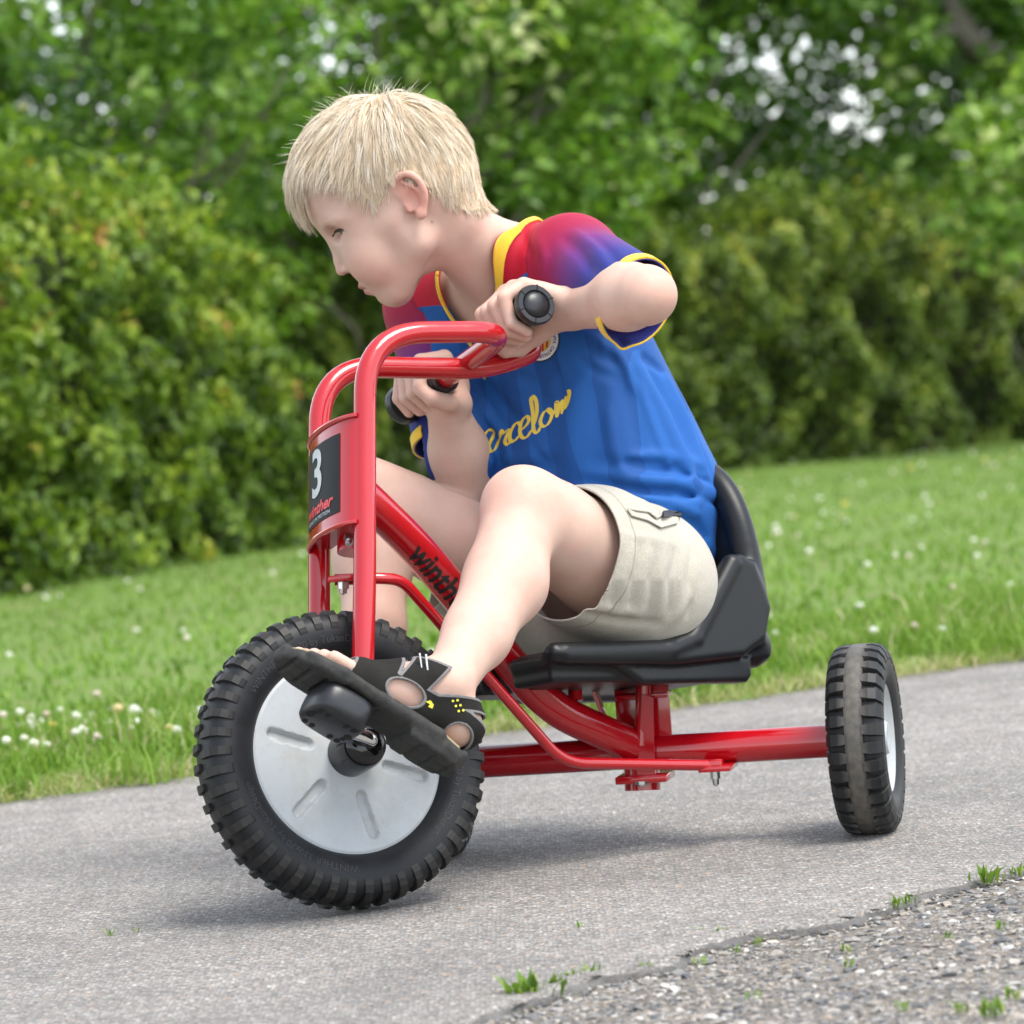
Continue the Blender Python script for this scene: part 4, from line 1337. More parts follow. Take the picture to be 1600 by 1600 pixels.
# ---- joints
PEL = S(.048, 0, .188)
HIPL, HIPR = PEL + SL * .068, PEL - SL * .068
BALL = PED + FU * .0365; ANKL = BALL - FT * .098 + FU * .058
KNEEL = at(817, 797, .125)
BALL2 = PED2 + FU2 * .0405; ANKR = BALL2 - FT2 * .098 + FU2 * .058
KNEER = at(568, 778, .36)
NECK0 = at(783, 425, .435); SHL = at(898, 408, .350); SHR = at(668, 480, .515)
CHEST = at(868, 590, .455); WAIST = at(928, 770, .455)
ELBL, WRL = at(1006, 461, .150), at(897, 482, .262)
ELBR, WRR = at(727, 742, .425), at(697, 632, .368)
TL = nrm(SHL - SHR); TUp = nrm(NECK0 - CHEST); TUp = nrm(TUp - TL * (TUp @ TL)); TFw = np.cross(TL, TUp)   # left x up = forward
if TFw @ SF < 0: TFw = -TFw

# ---- head frame (local mm: x forward, y to his left, z up; origin between the ears)
HS = .001 * 1.055
HF = nrm(-.880 * RT - .475 * UP + .02 * _fwd)
HL = nrm(-_fwd - HF * (-_fwd @ HF)); HU = np.cross(HF, HL)
H0 = at(643, 318, .262) - HL * .070 * 1.055
def Hd(x, y, z): return H0 + HS * (x * HF + y * HL + z * HU)
HA = np.stack([HF, HL, HU])

def eye_axes(y): return nrm(HL * y * .80 - HF * .55 - HU * .12), nrm(HF * .80 + HL * y * .55)
def head_prims(s):
    E = lambda c, r, k=14, op='u': s.ell(Hd(*c), HA, np.array(r) * HS, k * HS, op)
    C = lambda a, b, ra, rb, k=10, op='u', fl=None: s.cone(Hd(*a), Hd(*b), ra * HS, rb * HS, k * HS, fl, op)
    E((14, 0, 48), (91, 71, 87))                        # cranium
    E((-14, 0, 24), (70, 69, 66), 20)                   # occiput
    E((52, 0, 50), (52, 60, 52), 20)                    # forehead
    E((56, 0, -12), (42, 56, 60), 24)                   # face
    for y in (1, -1):
        C((16, y * 44, -38), (58, y * 19, -72), 12, 13, 24)         # jaw
        C((24, y * 50, -8), (16, y * 44, -38), 13, 12, 22)
        E((72, y * 31, -30), (22, y and 22, 25), 18)                 # cheek
        E((79, y * 31, 26), (14, 26, 8), 14)                         # brow
    E((64, 0, -73), (17, 21, 15), 14)                   # chin
    E((78, 0, -50), (16, 23, 21), 12)                   # muzzle
    for y in (1, -1):
        E((93, y * 34, 14.5), (11, 15, 9), 9, 's')                      # eye sockets
        E((74, y * 35.5, 15), (13.5, 14, 12.5), 4)                    # lids over the eyeball
    C((96.5, 0, 7), (102, 0, -12), 5.2, 5.6, 8)           # nose bridge
    C((102, 0, -12), (104.2, 0, -22.5), 5.6, 6.8, 4)
    for y in (1, -1):
        E((97.5, y * 8.5, -25.5), (7.5, 5, 5.6), 3.5)                      # nostril wings
        E((100.0, y * 7.2, -31.0), (5.0, 3.4, 3.6), 1.8, 's')          # nostrils
    E((92.0, 0, -48.5), (5.6, 14, 4.8), 3)              # upper lip
    E((88.0, 0, -58.8), (5.8, 12.5, 5.2), 3)            # lower lip
    E((96, 0, -38.5), (8, 13, 4.5), 8, 's'); E((93.5, 0, -67.5), (8.0, 20, 4.0), 7, 's')
    for y in (1, -1):
        C((96.3, 0, -53.8), (94.5, y * 8, -53.6), 1.9, 1.8, 2, 's'); C((94.5, y * 8, -53.6), (89.0, y * 15.5, -54.0), 1.8, 1.6, 2, 's')
    for y in (1, -1):
        C((87, y * 16, -55), (84, y * 18, -57), 1.5, 1.2, 4, 's')    # mouth corners
        # eye slit, looking down
        ea, eo = eye_axes(y)
        s.ell(Hd(85.5, y * 38, 13.0), np.stack([eo, ea, HU]), np.array([6.0, 14.5, 3.9]) * HS, 1.2 * HS, 's')
    # ears: outer rim, bowl, lobe
    for y in (1, -1):
        rim = [(10, 66, 12), (9, 70, 24), (0, 76, 32), (-12, 80, 30), (-19, 81, 18), (-18, 78, 2), (-10, 74, -10), (-2, 71, -17)]
        rim = [tuple(q) for q in spline([(a, b * y, c) for a, b, c in rim], 4)]
        for i in range(len(rim) - 1): C(rim[i], rim[i + 1], 3.3, 3.3, 2.5)
        E((-5, 69 * y, 8), (13, 5, 20), 5)
        E((-4, 73.5 * y, -15), (6.0, 4, 6.5), 4)
        anti = [(-12, 74.5, -4), (-13, 77, 8), (-9, 76.5, 18), (-2, 75, 24)]
        for i in range(3): C((anti[i][0], anti[i][1] * y, anti[i][2]), (anti[i + 1][0], anti[i + 1][1] * y, anti[i + 1][2]), 2.6, 2.4, 3)
        C((6, 70 * y, 0), (5, 71 * y, -6), 3.2, 3, 3)
        E((-2, 77.5 * y, 4), (7.5, 6.0, 10.5), 3, 's'); E((2, 78 * y, 18), (5.5, 4.0, 7), 3, 's')
    return s

def hand(s, G, A, W, B, spread, gr, wr, thumb_in=1, k=.002):
    """hand closed round a grip: G centre, A axis towards the little finger, W wrist side, B back of the hand side"""
    A = nrm(A); W = nrm(W - A * (W @ A)); B = nrm(B - A * (B @ A) - W * (B @ W))
    pol = lambda o, deg, r: G + A * o + (W * math.cos(rad(deg)) + B * math.sin(rad(deg))) * r
    tips = []
    for o, (m, p, d, t), ra, sc in ((-.0285, (92, 152, 215, 268), .0088, 1.0), (-.0095, (96, 158, 222, 276), .0090, 1.06), (.009, (94, 156, 222, 276), .0087, 1.02), (.0265, (86, 146, 212, 262), .0078, .9)):
        M_ = pol(o * 1.02, m, gr + .017 * sc); P_ = pol(o, p, gr + .0165 * sc); D_ = pol(o * .96, d, gr + .009); T_ = pol(o * .93, t, gr + .0078)
        s.cone(wr + (M_ - wr) * .35 + A * o * .3, M_, .0125, ra * 1.18, .012)
        s.chain([M_, P_], [ra * 1.12, ra * 1.02], k)
        s.chain([P_, D_, T_], [ra * 1.03, ra * .93, ra * .84], k)
        tips.append((T_, nrm(T_ - D_), P_, M_, nrm(T_ - (G + A * ((T_ - G) @ A))), ra))
    # palm pad and heel
    s.cone(wr, pol(.014, 20, gr + .016), .017, .015, .014)
    s.cone(wr, pol(-.012, 25, gr + .018), .018, .016, .014)
    s.cone(pol(.02, 35, gr + .014), pol(-.022, 50, gr + .016), .014, .014, .012)
    # thumb
    t0 = pol(-.022, 345, gr + .020); t1 = pol(-.040, 305, gr + .0125); t2 = pol(-.036, 262, gr + .010); t3 = pol(-.027, 225, gr + .0095)
    s.cone(wr, t0, .016, .0145, .012)
    s.chain([t0, t1], [.0135, .0110], .008)
    s.chain([t1, t2, t3], [.0105, .0098, .0082], k)
    tips.append((t3, nrm(t3 - t2), t2, t1, nrm(t3 - (G + A * ((t3 - G) @ A))), .0095))
    return tips

def build_body():
    s = SDF()
    # torso
    s.cone(PEL + SU * .005, WAIST, .084, .082, .03, (TFw, 1.25))
    s.cone(WAIST, CHEST, .082, .088, .03, (TFw, 1.25))
    s.cone(CHEST, NECK0 - TUp * .05, .088, .068, .03, (TFw, 1.3))
    s.cone(SHL - TL * .015, SHR + TL * .015, .042, .042, .03)
    s.cone(NECK0 - TUp * .04, Hd(-26, 0, -32), .046, .041, .03)
    s.cone(NECK0 - TUp * .02 + TL * .03, SHL, .034, .036, .03)
    s.cone(NECK0 - TUp * .02 - TL * .03, SHR, .034, .036, .03)
    s.cone(Hd(-24, 0, -20), Hd(14, 0, -48), .040, .026, .02)
    s.cone(Hd(-2, 36, -30), NECK0 + TFw * .045 + TL * .012 - TUp * .04, .0085, .008, .022)      # neck tendon
    s.cone(NECK0 + TFw * .04 - TUp * .055, SHL + TFw * .02, .013, .013, .02)                     # collar bone
    s.cone(at(748, 372, .365), at(805, 397, .41), .028, .036, .025)     # nape
    head_prims(s)
    # legs
    kdL = nrm(KNEEL - HIPL); shL = nrm(ANKL - KNEEL)
    fwdL = nrm(kdL - shL)                                                # points out of the knee
    s.cone(HIPL, KNEEL - kdL * .03, .074, .050, .02)
    s.cone(KNEEL - kdL * .05, KNEEL, .050, .0425, .02)
    s.ball(KNEEL + fwdL * .010, .036, .02)
    calf = KNEEL + (ANKL - KNEEL) * .32 - fwdL * .021
    s.chain([KNEEL, calf, KNEEL + (ANKL - KNEEL) * .66 - fwdL * .012, ANKL + shL * -.012], [.0415, .0445, .0345, .0262], .02)
    s.cone(KNEEL + fwdL * .004, ANKL + fwdL * .001, .028, .022, .015)     # shin bone
    kdR = nrm(KNEER - HIPR); shR = nrm(ANKR - KNEER); fR = nrm(kdR - shR)
    s.cone(HIPR, KNEER - kdR * .03, .072, .050, .02)
    s.cone(KNEER - kdR * .05, KNEER, .050, .0425, .02)
    s.ball(KNEER + fR * .009, .036, .02)
    s.chain([KNEER, KNEER + (ANKR - KNEER) * .30 - fR * .010, KNEER + (ANKR - KNEER) * .66, ANKR - shR * .012], [.0415, .0445, .034, .026], .02)
    # feet
    for an, ball, t, l, u in ((ANKL, BALL, FT, WN, FU), (ANKR, BALL2, FT2, -WN, FU2)):
        s.ball(an + l * .022 - u * .004, .0095, .012); s.ball(an - l * .022 + u * .002, .0095, .012)
        s.cone(an - u * .008 + t * .006, an - u * .030 - t * .030, .027, .024, .018)      # heel
        s.cone(an + t * .012 - u * .004, ball - t * .01 + u * .006, .027, .019, .018, (l, .72))
        s.cone(an - u * .03 - t * .02, ball + u * .004 + l * .012, .022, .0165, .018)
        s.cone(ball + l * .020 + u * .004, ball - l * .022 + u * .006, .0125, .0140, .015)
        for i, (lo, le, r) in enumerate(((-.026, .058, .0108), (-.008, .056, .0082), (.007, .051, .0078), (.020, .044, .0074), (.032, .036, .0072))):
            b0 = ball + l * lo * .9 + t * .004 + u * .004
            s.cone(b0, ball + l * lo + t * le + u * (r - .0048), r * 1.12, r, .006)
    # arms
    s.cone(SHL, ELBL, .032, .0290, .018)
    fo = ELBL + (WRL - ELBL) * .25
    s.chain([ELBL, fo, WRL], [.0312, .0345, .0240], .016)
    s.ball(ELBL - nrm(WRL - ELBL) * .008 + nrm(ELBL - SHL) * .008, .026, .02)
    s.cone(SHR, ELBR, .040, .034, .018)
    s.chain([ELBR, ELBR + (WRR - ELBR) * .3, WRR], [.034, .0355, .0235], .016)
    gcL = GL0 + (GL1 - GL0) * .46; gcR = GR0 + (GR1 - GR0) * .44
    tl = hand(s, gcL, GL1 - GL0, WRL - gcL, UP, 1, .0165, WRL)
    tr = hand(s, gcR, GR1 - GR0, RT * .9 - UP * .25, UP + RT * .2, 1, .0165, WRR)
    return s, tl, tr
BODY, TIPL, TIPR = build_body()
V, Q = BODY.mesh(.0024)
V = smooth_mesh(V, Q, 1)
body = mesh_obj('body', V, Q, M_SKIN, boy)
def near_pts(V, pts, w):
    o = np.zeros(len(V))
    for p, a, ww in pts:
        d2 = ((V - p) ** 2).sum(1); o = np.maximum(o, a * np.exp(-d2 / (ww * w) ** 2))
    return o
loc = (V - H0) @ HA.T / HS
redp = [(Hd(78, y * 38, -28), .42, 22e-3) for y in (1, -1)] + [(Hd(103, 0, -24), .35, 9e-3), (KNEEL + np.array([0, -.04, .01]), .40, .030), (ELBL + np.array([.02, -.02, 0]), .40, .030), (KNEEL + np.array([-.02, -.03, -.02]), .3, .02), (ANKL + WN * .02, .25, .02)]
redp += [(t[2], .32, .010) for t in TIPL + TIPR] + [(t[0], .36, .009) for t in TIPL + TIPR] + [(t[3], .18, .010) for t in TIPL]
redp += [(Hd(75, y * 33, -2), .2, 14e-3) for y in (1, -1)]
rv = near_pts(V, redp, 1.0)
ear = np.exp(-(((loc[:, 0] + 6) / 20) ** 2 + ((loc[:, 2] - 8) / 28) ** 2) * 1.0) * np.clip((np.abs(loc[:, 1]) - 68) / 6, 0, 1)
rv = np.maximum(rv, ear * .95)
attr(body, 'red', np.clip(rv, 0, 1))
nl = np.zeros(len(V))
for t in TIPL + TIPR:
    c_ = t[0] + t[4] * t[5] * .8 + t[1] * .001; q_ = V - c_; al = q_ @ t[1]; ra_ = q_ @ t[4]; la_ = np.linalg.norm(q_ - al[:, None] * t[1] - ra_[:, None] * t[4], axis=1)
    nl = np.maximum(nl, np.exp(-((al / .0048) ** 4 + (la_ / .0042) ** 4 + (ra_ / .004) ** 4)))
attr(body, 'nail', nl)
_d = nrm(ray(675, 347)); _t = 4.3
for _ in range(90): _t += BODY.ev([CAM + _d * _t])[0] * .7
MOLE = CAM + _d * _t
lip = np.maximum(np.exp(-(((loc[:, 0] - 94) / 11) ** 4 + (loc[:, 1] / 15) ** 4 + ((loc[:, 2] + 49.5) / 4.0) ** 2)), np.exp(-(((loc[:, 0] - 91) / 10) ** 4 + (loc[:, 1] / 14) ** 4 + ((loc[:, 2] + 58.5) / 4.4) ** 2)))
attr(body, 'lip', np.clip(lip * 1.1, 0, .85))
dk = np.maximum.reduce([.8 * np.exp(-(((loc[:, 0] - 100) / 4) ** 2 + ((np.abs(loc[:, 1]) - 7.4) / 3.0) ** 2 + ((loc[:, 2] + 29) / 2.6) ** 2)),
    .7 * np.exp(-(((loc[:, 0] - 91) / 10) ** 4 + (loc[:, 1] / 17) ** 6 + ((loc[:, 2] + 53.7) / 1.5) ** 2)),
    .9 * np.exp(-((V - MOLE) ** 2).sum(1) / .0016 ** 2) ])
attr(body, 'dark', np.clip(dk, 0, 1))

# ---- eyes, lashes, brows
M_EYE = NT('eyeball'); _o = M_EYE.attr('iris')
M_EYE.p(Base__Color=M_EYE.ramp(_o, [(0, (.010, .010, .012)), (.32, (.012, .012, .014)), (.36, (.10, .16, .20)), (.72, (.07, .11, .14)), (.8, (.42, .38, .36)), (1, (.48, .42, .39))]), Roughness=.08); M_EYE = M_EYE.m  # eye white toned down, the shade on it put into the colour
M_LASH = simple('lashes', (.055, .032, .02), .7)
M_BROW = simple('brow_hair', (.66, .52, .40), .6)
for y in (1, -1):
    ea, eo = eye_axes(y); c = Hd(74, y * 35.5, 14.5); gz = nrm(HF * .86 + HL * .16 * y - HU * .40)
    gb = GB(); n = 24
    prof = [(12.0 * HS * math.cos(a), max(12.0 * HS * math.sin(a), 1e-5)) for a in np.linspace(0, math.pi, 20)]
    gb.lathe(c, gz, prof, 24); e = gb.build('eye', M_EYE, boy)
    vv = np.array([q.co[:] for q in e.data.vertices]) - c
    ang = np.arccos(np.clip((vv @ gz) / np.linalg.norm(vv, axis=1), -1, 1)); attr(e, 'iris', np.clip(ang / rad(38), 0, 1))
    lv, lf = [], []; gb = GB()
    for i in range(34):
        u_ = -1 + 2 * i / 33
        p = Hd(83.7, y * 37.5, 16.6 - 3.2 * u_ * u_) + HS * (ea * 14.0 * u_ + eo * (3.6 - 4.6 * u_ * u_))
        q = p + HS * (eo * 4.5 + ea * 2.5 * u_ - HU * 3.2); m_ = (p + q) / 2 - HU * HS * .9
        gb.tube([p, m_, q], 0, 4, rr=[.00036, .00028, .00008])
    gb.build('eyelashes', M_LASH, boy)
    gb = GB(); rg = np.random.default_rng(9)
    for i in range(40):
        u_ = rg.uniform(-1, 1)
        p = Hd(95.5 - 5.5 * (u_ + 1) ** 1.6, y * (28 + 17 * u_), 29.0 + 2.2 * (1 - u_ * u_) + rg.normal(0, 1.3) - 1.2 * u_)
        dv = nrm(HL * y * (.9 + .2 * u_) + HU * rg.normal(.1, .25) - HF * .35)
        # seat hair on the skin
        for _ in range(3):
            g0 = BODY.ev([p])[0]; gx = np.array([BODY.ev([p + np.eye(3)[k] * .0005])[0] for k in range(3)]) - g0; p = p - nrm(gx) * g0
        gb.tube([p, p + dv * .003 + nrm(gx) * .0012, p + dv * .0065 + nrm(gx) * .0010], 0, 3, rr=[.00022, .0002, .00006])
    gb.build('eyebrow', M_BROW, boy)
# ================================================================== CLOTHES
def trace(sdf, x, y, t0=4.0, off=0.0):
    d = nrm(ray(x, y)); t = t0
    for _ in range(160):
        e = sdf.ev([CAM + d * t])[0] - off
        t += e * .7
        if abs(e) < 2e-4 or t > 6: break
    return CAM + d * t

def m_cloth(name, col, rough=.85, sheen=.25, weave=1400, bs=.15):
    t = NT(name); P = t.pos()
    nz = t.noise(P, 30, 4)
    t.p(Base__Color=t.mix(nz, tuple(c * .9 for c in col), tuple(c * 1.08 for c in col)), Roughness=rough, Sheen__Weight=sheen)
    t.b.inputs['Specular IOR Level'].default_value = .2
    t.bump(t.noise(P, weave, 2), bs, .0006)
    return t.m
M_YEL = m_cloth('yellow_trim', (.78, .50, .035))
M_YPRINT = simple('yellow_print', (.74, .56, .06), .5)

# ---- shirt
sh = SDF()
FL = lambda f: (TFw, f)
C1, C2, C3, C4 = at(968, 885, .455), at(958, 790, .455), at(922, 690, .455), at(886, 590, .455)
sh.cone(C1, C2, .124, .134, .03, FL(1.12)); sh.cone(C2, C3, .134, .124, .03, FL(1.12)); sh.cone(C3, C4, .124, .115, .03, FL(1.15))
sh.cone(C4, NECK0 - TUp * .05, .115, .080, .03, FL(1.25))
sh.cone(SHL - TL * .02, SHR + TL * .02, .051, .051, .03)
for sg, sh_ in ((1, SHL), (-1, SHR)): sh.cone(NECK0 - TUp * .024 + TL * .03 * sg, sh_, .041, .044, .03)
sh.cone(NECK0 - TUp * .05, NECK0 - TUp * .012 - TFw * .004, .060, .054, .03)
sh.cone(NECK0 - TUp * .02 - TFw * .012, NECK0 + TUp * .045 - TFw * .012, .053, .049, .03)
sh.cone(at(748, 372, .365), at(805, 397, .41), .033, .0415, .025); sh.cone(NECK0 - TUp * .04, Hd(-26, 0, -32), .052, .047, .03)
sh.cone(NECK0 + TFw * .04 - TUp * .055, SHL + TFw * .02, .019, .019, .02)
aL = nrm(ELBL - SHL); lenL = np.linalg.norm(ELBL - SHL); aR = nrm(ELBR - SHR); lenR = np.linalg.norm(ELBR - SHR)
dwn = -UP
sh.cone(SHL, at(1014, 484, .170), .0505, .0520, .025); sh.cone(SHR, SHR + aR * lenR * .9, .050, .054, .025)
def sp(*pts): return [trace(sh, x, y) for x, y in pts]
folds = [
    (sp((990, 560), (1030, 630), (1062, 700), (1092, 770)), .0055, .012), (sp((1012, 575), (1050, 640), (1080, 705)), -.004, .010), (sp((1040, 585), (1078, 665), (1105, 735)), .0045, .010),
    (sp((960, 560), (985, 640), (1005, 720)), -.0035, .014), (sp((905, 590), (893, 660), (886, 735)), .005, .013), (sp((935, 600), (930, 680), (925, 740)), -.0025, .014),
    (sp((1132, 792), (1060, 772), (980, 765), (910, 752)), -.0075, .009), (sp((1128, 770), (1050, 752), (960, 744)), .0055, .010), (sp((1100, 742), (1020, 728), (930, 722)), -.0035, .011),
    (sp((1135, 815), (1085, 800), (1060, 790)), .006, .010), (sp((1110, 850), (1085, 820), (1060, 806)), -.004, .009), (sp((1120, 880), (1105, 840)), .004, .010),
    (sp((765, 600), (785, 630), (815, 660)), -.004, .009), (sp((745, 625), (770, 660), (800, 690)), .0035, .010), (sp((770, 720), (820, 715), (870, 695)), .0035, .011), (sp((775, 745), (830, 738), (880, 722)), -.0035, .010),
    (sp((800, 585), (840, 600), (862, 640)), -.003, .010), (sp((870, 585), (850, 620)), .003, .010),
    (sp((880, 372), (905, 395), (925, 425)), -.0035, .008), (sp((900, 362), (930, 385), (950, 420)), .0035, .008), (sp((925, 370), (952, 392), (968, 415)), -.003, .007),
    (sp((845, 375), (852, 405), (850, 430)), .0025, .008), (sp((820, 365), (828, 400), (826, 425)), -.002, .008),
    (sp((905, 520), (940, 535), (985, 545)), .004, .009), (sp((930, 555), (965, 565)), -.004, .009),
]
folds += [
    (sp((1000, 600), (1020, 660), (1050, 740)), .004, .007), (sp((1060, 610), (1090, 690), (1118, 760)), -.004, .007), (sp((950, 640), (960, 700), (975, 745)), .0035, .009),
    (sp((1135, 805), (1090, 786), (1010, 778), (950, 768)), .006, .006), (sp((1120, 760), (1060, 740), (990, 735)), -.005, .006), (sp((1095, 725), (1040, 712), (985, 712)), .004, .007),
    (sp((985, 548), (1010, 560), (1035, 580)), -.005, .007), (sp((960, 545), (980, 575), (990, 610)), .004, .007), (sp((905, 560), (930, 580), (960, 590)), -.003, .008),
    (sp((830, 690), (850, 720), (862, 745)), -.004, .007), (sp((790, 690), (805, 720), (815, 745)), .004, .007), (sp((760, 660), (775, 700), (780, 740)), -.004, .007), (sp((860, 560), (880, 600), (884, 640)), -.0035, .007)]
for pts, a, w in folds: sh.ridge(pts, a * 1.35, w * .82)
V, Q = sh.mesh(.0026); V = smooth_mesh(V, Q, 2); T = tri(Q)
# cut fields
rel = V - NECK0; la = rel @ TL; hh = rel @ TUp; fw = rel @ TFw
front = np.clip((fw + .02) / .05, 0, 1)
nearf = np.where(la < .050, .001 + 1.2 * (la - .050), .001 + 1.9 * (la - .050))
vthr = np.maximum(nearf, .011 - 4 * (la + .05))
thr = vthr * front + np.maximum(.020, .001 + 1.9 * (np.abs(la) - .040)) * (1 - front)
neckf = hh - thr
inneck = (hh > -.14) & (np.abs(la) < .11)
neckf = np.where(inneck, neckf, -1.0)
neckf = np.where(np.abs(neckf) < .2, neckf * .55, neckf)
hax = nrm(RT * .64 - _fwd * .70 - UP * .32); hcen = at(980, 480, .190)
regL = ((V - SHL) @ aL > lenL * .25) & (np.linalg.norm(V - hcen, axis=1) < .12)
slL = np.where(regL & ((V - hcen) @ hax > -.05) & (((V - SHL) @ TL > -.02)), (V - hcen) @ hax, -1)
tRm = (V - SHR) @ aR - lenR * .80; distR = np.linalg.norm((V - SHR) - ((V - SHR) @ aR)[:, None] * aR, axis=1)
slR = np.where(((V - SHR) @ aR > lenR * .35) & (distR < .075) & ((V - SHR) @ TL < .035), tRm, -1)
hA, hB = at(872, 752, .30), at(1126, 925, .47)
hn = nrm(np.cross(hB - hA, SL)); hn = hn if hn @ UP < 0 else -hn
hem = (V - hA) @ hn
def seg_d(P, a, b, ra, rb):
    ab = b - a; t = np.clip(((P - a) @ ab) / (ab @ ab), 0, 1); return np.linalg.norm(P - a - t[:, None] * ab, axis=1) - (ra + (rb - ra) * t)
dT = np.minimum.reduce([seg_d(V, C2, C3, .134, .124), seg_d(V, C3, C4, .124, .115), seg_d(V, C4, NECK0 - TUp * .05, .105, .075), seg_d(V, NECK0, SHL - TL * .045, .04, .05), seg_d(V, NECK0, SHR + TL * .045, .04, .05)])
seamL = dT - seg_d(V, SHL + aL * .012, at(1014, 484, .170), .054, .058); seamR = np.where((V - SHR) @ TL < .045, dT - seg_d(V, SHR + aR * .012, ELBR, .054, .058), -.05)
# attributes for the print
yk = trace(sh, 850, 432); ykR = trace(sh, 655, 508)
yoke = hh - ((yk - NECK0) @ TUp) - .20 * (np.abs(la) - .05)
slv = np.maximum(np.where(seamL > 0, np.clip(((V - SHL) @ aL + .03) / (lenL * .80 + .03), 0, 1), -1), np.where(seamR > 0, np.clip(((V - SHR) @ aR + .03) / (lenR * .8 + .03), 0, 1), -1))
seam = np.maximum(seamL, seamR) * 100
allcut = np.maximum.reduce([neckf, slL, slR, hem])
V2, T2, ex = clip(V, T, allcut, [yoke * 100, slv, seam, la * 100, neckf, slL, slR])
def m_shirt():
    t = NT('shirt_knit'); P = t.pos()
    st = t.math('GREATER_THAN', t.math('FRACT', t.math('MULTIPLY', t.attr('lat'), 1 / 5.6)), .5)
    blue = t.mix(st, (.008, .068, .26), (.012, .093, .335))
    red = t.mix(t.noise(P, 40, 3), (.36, .004, .020), (.44, .006, .026))
    body_ = t.mix(t.math('GREATER_THAN', t.attr('yoke'), 0.0), blue, red)
    sl = t.ramp(t.attr('slv'), [(0, (.38, .004, .022)), (.28, (.27, .008, .05)), (.55, (.11, .022, .16)), (.80, (.026, .026, .19)), (1, (.010, .024, .17))])
    c = t.mix(t.math('GREATER_THAN', t.attr('seam'), 0.0), body_, sl)
    ln = t.math('LESS_THAN', t.math('ABSOLUTE', t.attr('seam')), .13)
    c = t.mix(t.math('MULTIPLY', ln, .5), c, (.12, .0, .03))
    t.p(Base__Color=c, Roughness=.66, Sheen__Weight=.06, Sheen__Roughness=.4)
    t.b.inputs['Specular IOR Level'].default_value = .25
    t.bump(t.math('ADD', t.noise(P, 1800, 2), t.math('MULTIPLY', t.noise(P, 70, 4), 2.0)), .16, .0012)
    return t.m
shirt = mesh_obj('shirt', V2, T2, m_shirt(), boy)
for nme, val in zip(('yoke', 'slv', 'seam', 'lat'), ex): attr(shirt, nme, val)
solidify(shirt, .0018, -1)
def trim(field, wd, name, lift=.0012):
    v, t_, _ = clip(V2, T2, -(field + wd))
    if not len(t_): return
    v = v + vnormals(v, t_) * lift
    o = mesh_obj(name, v, t_, M_YEL, shirt); solidify(o, .0028, 0)
trim(ex[4], .0085, 'collar', .0018); trim(ex[5], .014, 'sleeve_hem'); trim(ex[6], .014, 'sleeve_hem')
SHBVH = BVHTree.FromPolygons([tuple(p) for p in V2], [tuple(int(i) for i in q) for q in T2])
def hit(bv, x, y):
    d = Vector(nrm(ray(x, y))); h = bv.ray_cast(Vector(CAM), d)
    return (np.array(h[0]), np.array(h[1])) if h[0] is not None else None

# printed lettering: brush strokes laid on the cloth
def stroke(gb, bv, pts, w0, lift=.0006, per=8, pen=(.55, .83)):
    sp_ = spline([np.array(p) for p in pts], per)
    L_, R_ = [], []
    pn_ = np.array(pen) / np.hypot(*pen)
    for i, p in enumerate(sp_):
        d = sp_[min(i + 1, len(sp_) - 1)] - sp_[max(i - 1, 0)]; d = d / max(np.hypot(*d), 1e-6)
        nn = np.array([-d[1], d[0]])
        wid = w0 * (.40 + .85 * abs(d @ pn_)) * (.55 + .45 * min(1, min(i, len(sp_) - 1 - i) / 4))
        for s_, lst in ((1, L_), (-1, R_)):
            q = p + nn * wid * .5 * s_; h = hit(bv, q[0], q[1])
            if h is None: return
            nv = h[1] if h[1] @ (CAM - h[0]) > 0 else -h[1]
            lst.append(h[0] + nv * lift)
    n = len(L_); gb.add(L_ + R_, [(i, i + 1, n + i + 1, n + i) for i in range(n - 1)])
z21 = lambda x, y: (700 + x / 4.2105, 400 + y / 4.2105)
letters = [
    [(120, 1062), (150, 1075), (178, 1100), (182, 1128), (160, 1140), (135, 1135)],                                               # end of B
    [(305, 1150), (268, 1145), (236, 1185), (232, 1235), (255, 1245), (290, 1205), (308, 1155)], [(308, 1155), (268, 1250), (282, 1285), (312, 1265), (345, 1195)],   # a
    [(345, 1195), (352, 1150), (366, 1165), (392, 1148), (404, 1150), (385, 1190), (378, 1222), (395, 1238), (430, 1205)],          # r
    [(475, 1120), (465, 1098), (440, 1110), (412, 1165), (412, 1215), (440, 1215), (480, 1170)],                                    # c
    [(480, 1150), (520, 1110), (535, 1075), (518, 1055), (490, 1085), (475, 1145), (488, 1190), (520, 1190), (556, 1140)],          # e
    [(556, 1140), (585, 1040), (582, 960), (562, 925), (548, 945), (560, 1030), (562, 1100), (568, 1150), (590, 1160), (615, 1115)], # l
    [(655, 1010), (628, 1035), (610, 1085), (622, 1118), (655, 1110), (682, 1060), (678, 1015), (655, 1010), (690, 1040), (706, 1010)],  # o
    [(706, 1010), (716, 960), (722, 985), (718, 1055), (735, 990), (755, 950), (756, 985), (748, 1040)],                            # n
    [(748, 1040), (770, 960), (782, 920), (772, 960), (768, 1005), (790, 960), (800, 900), (790, 880)],                             # n/a
]
gb = GB()
for l in letters: stroke(gb, SHBVH, [z21(*p) for p in l], 5.2)
if gb.v: gb.build('chest_lettering', M_YPRINT, shirt, ang=80)
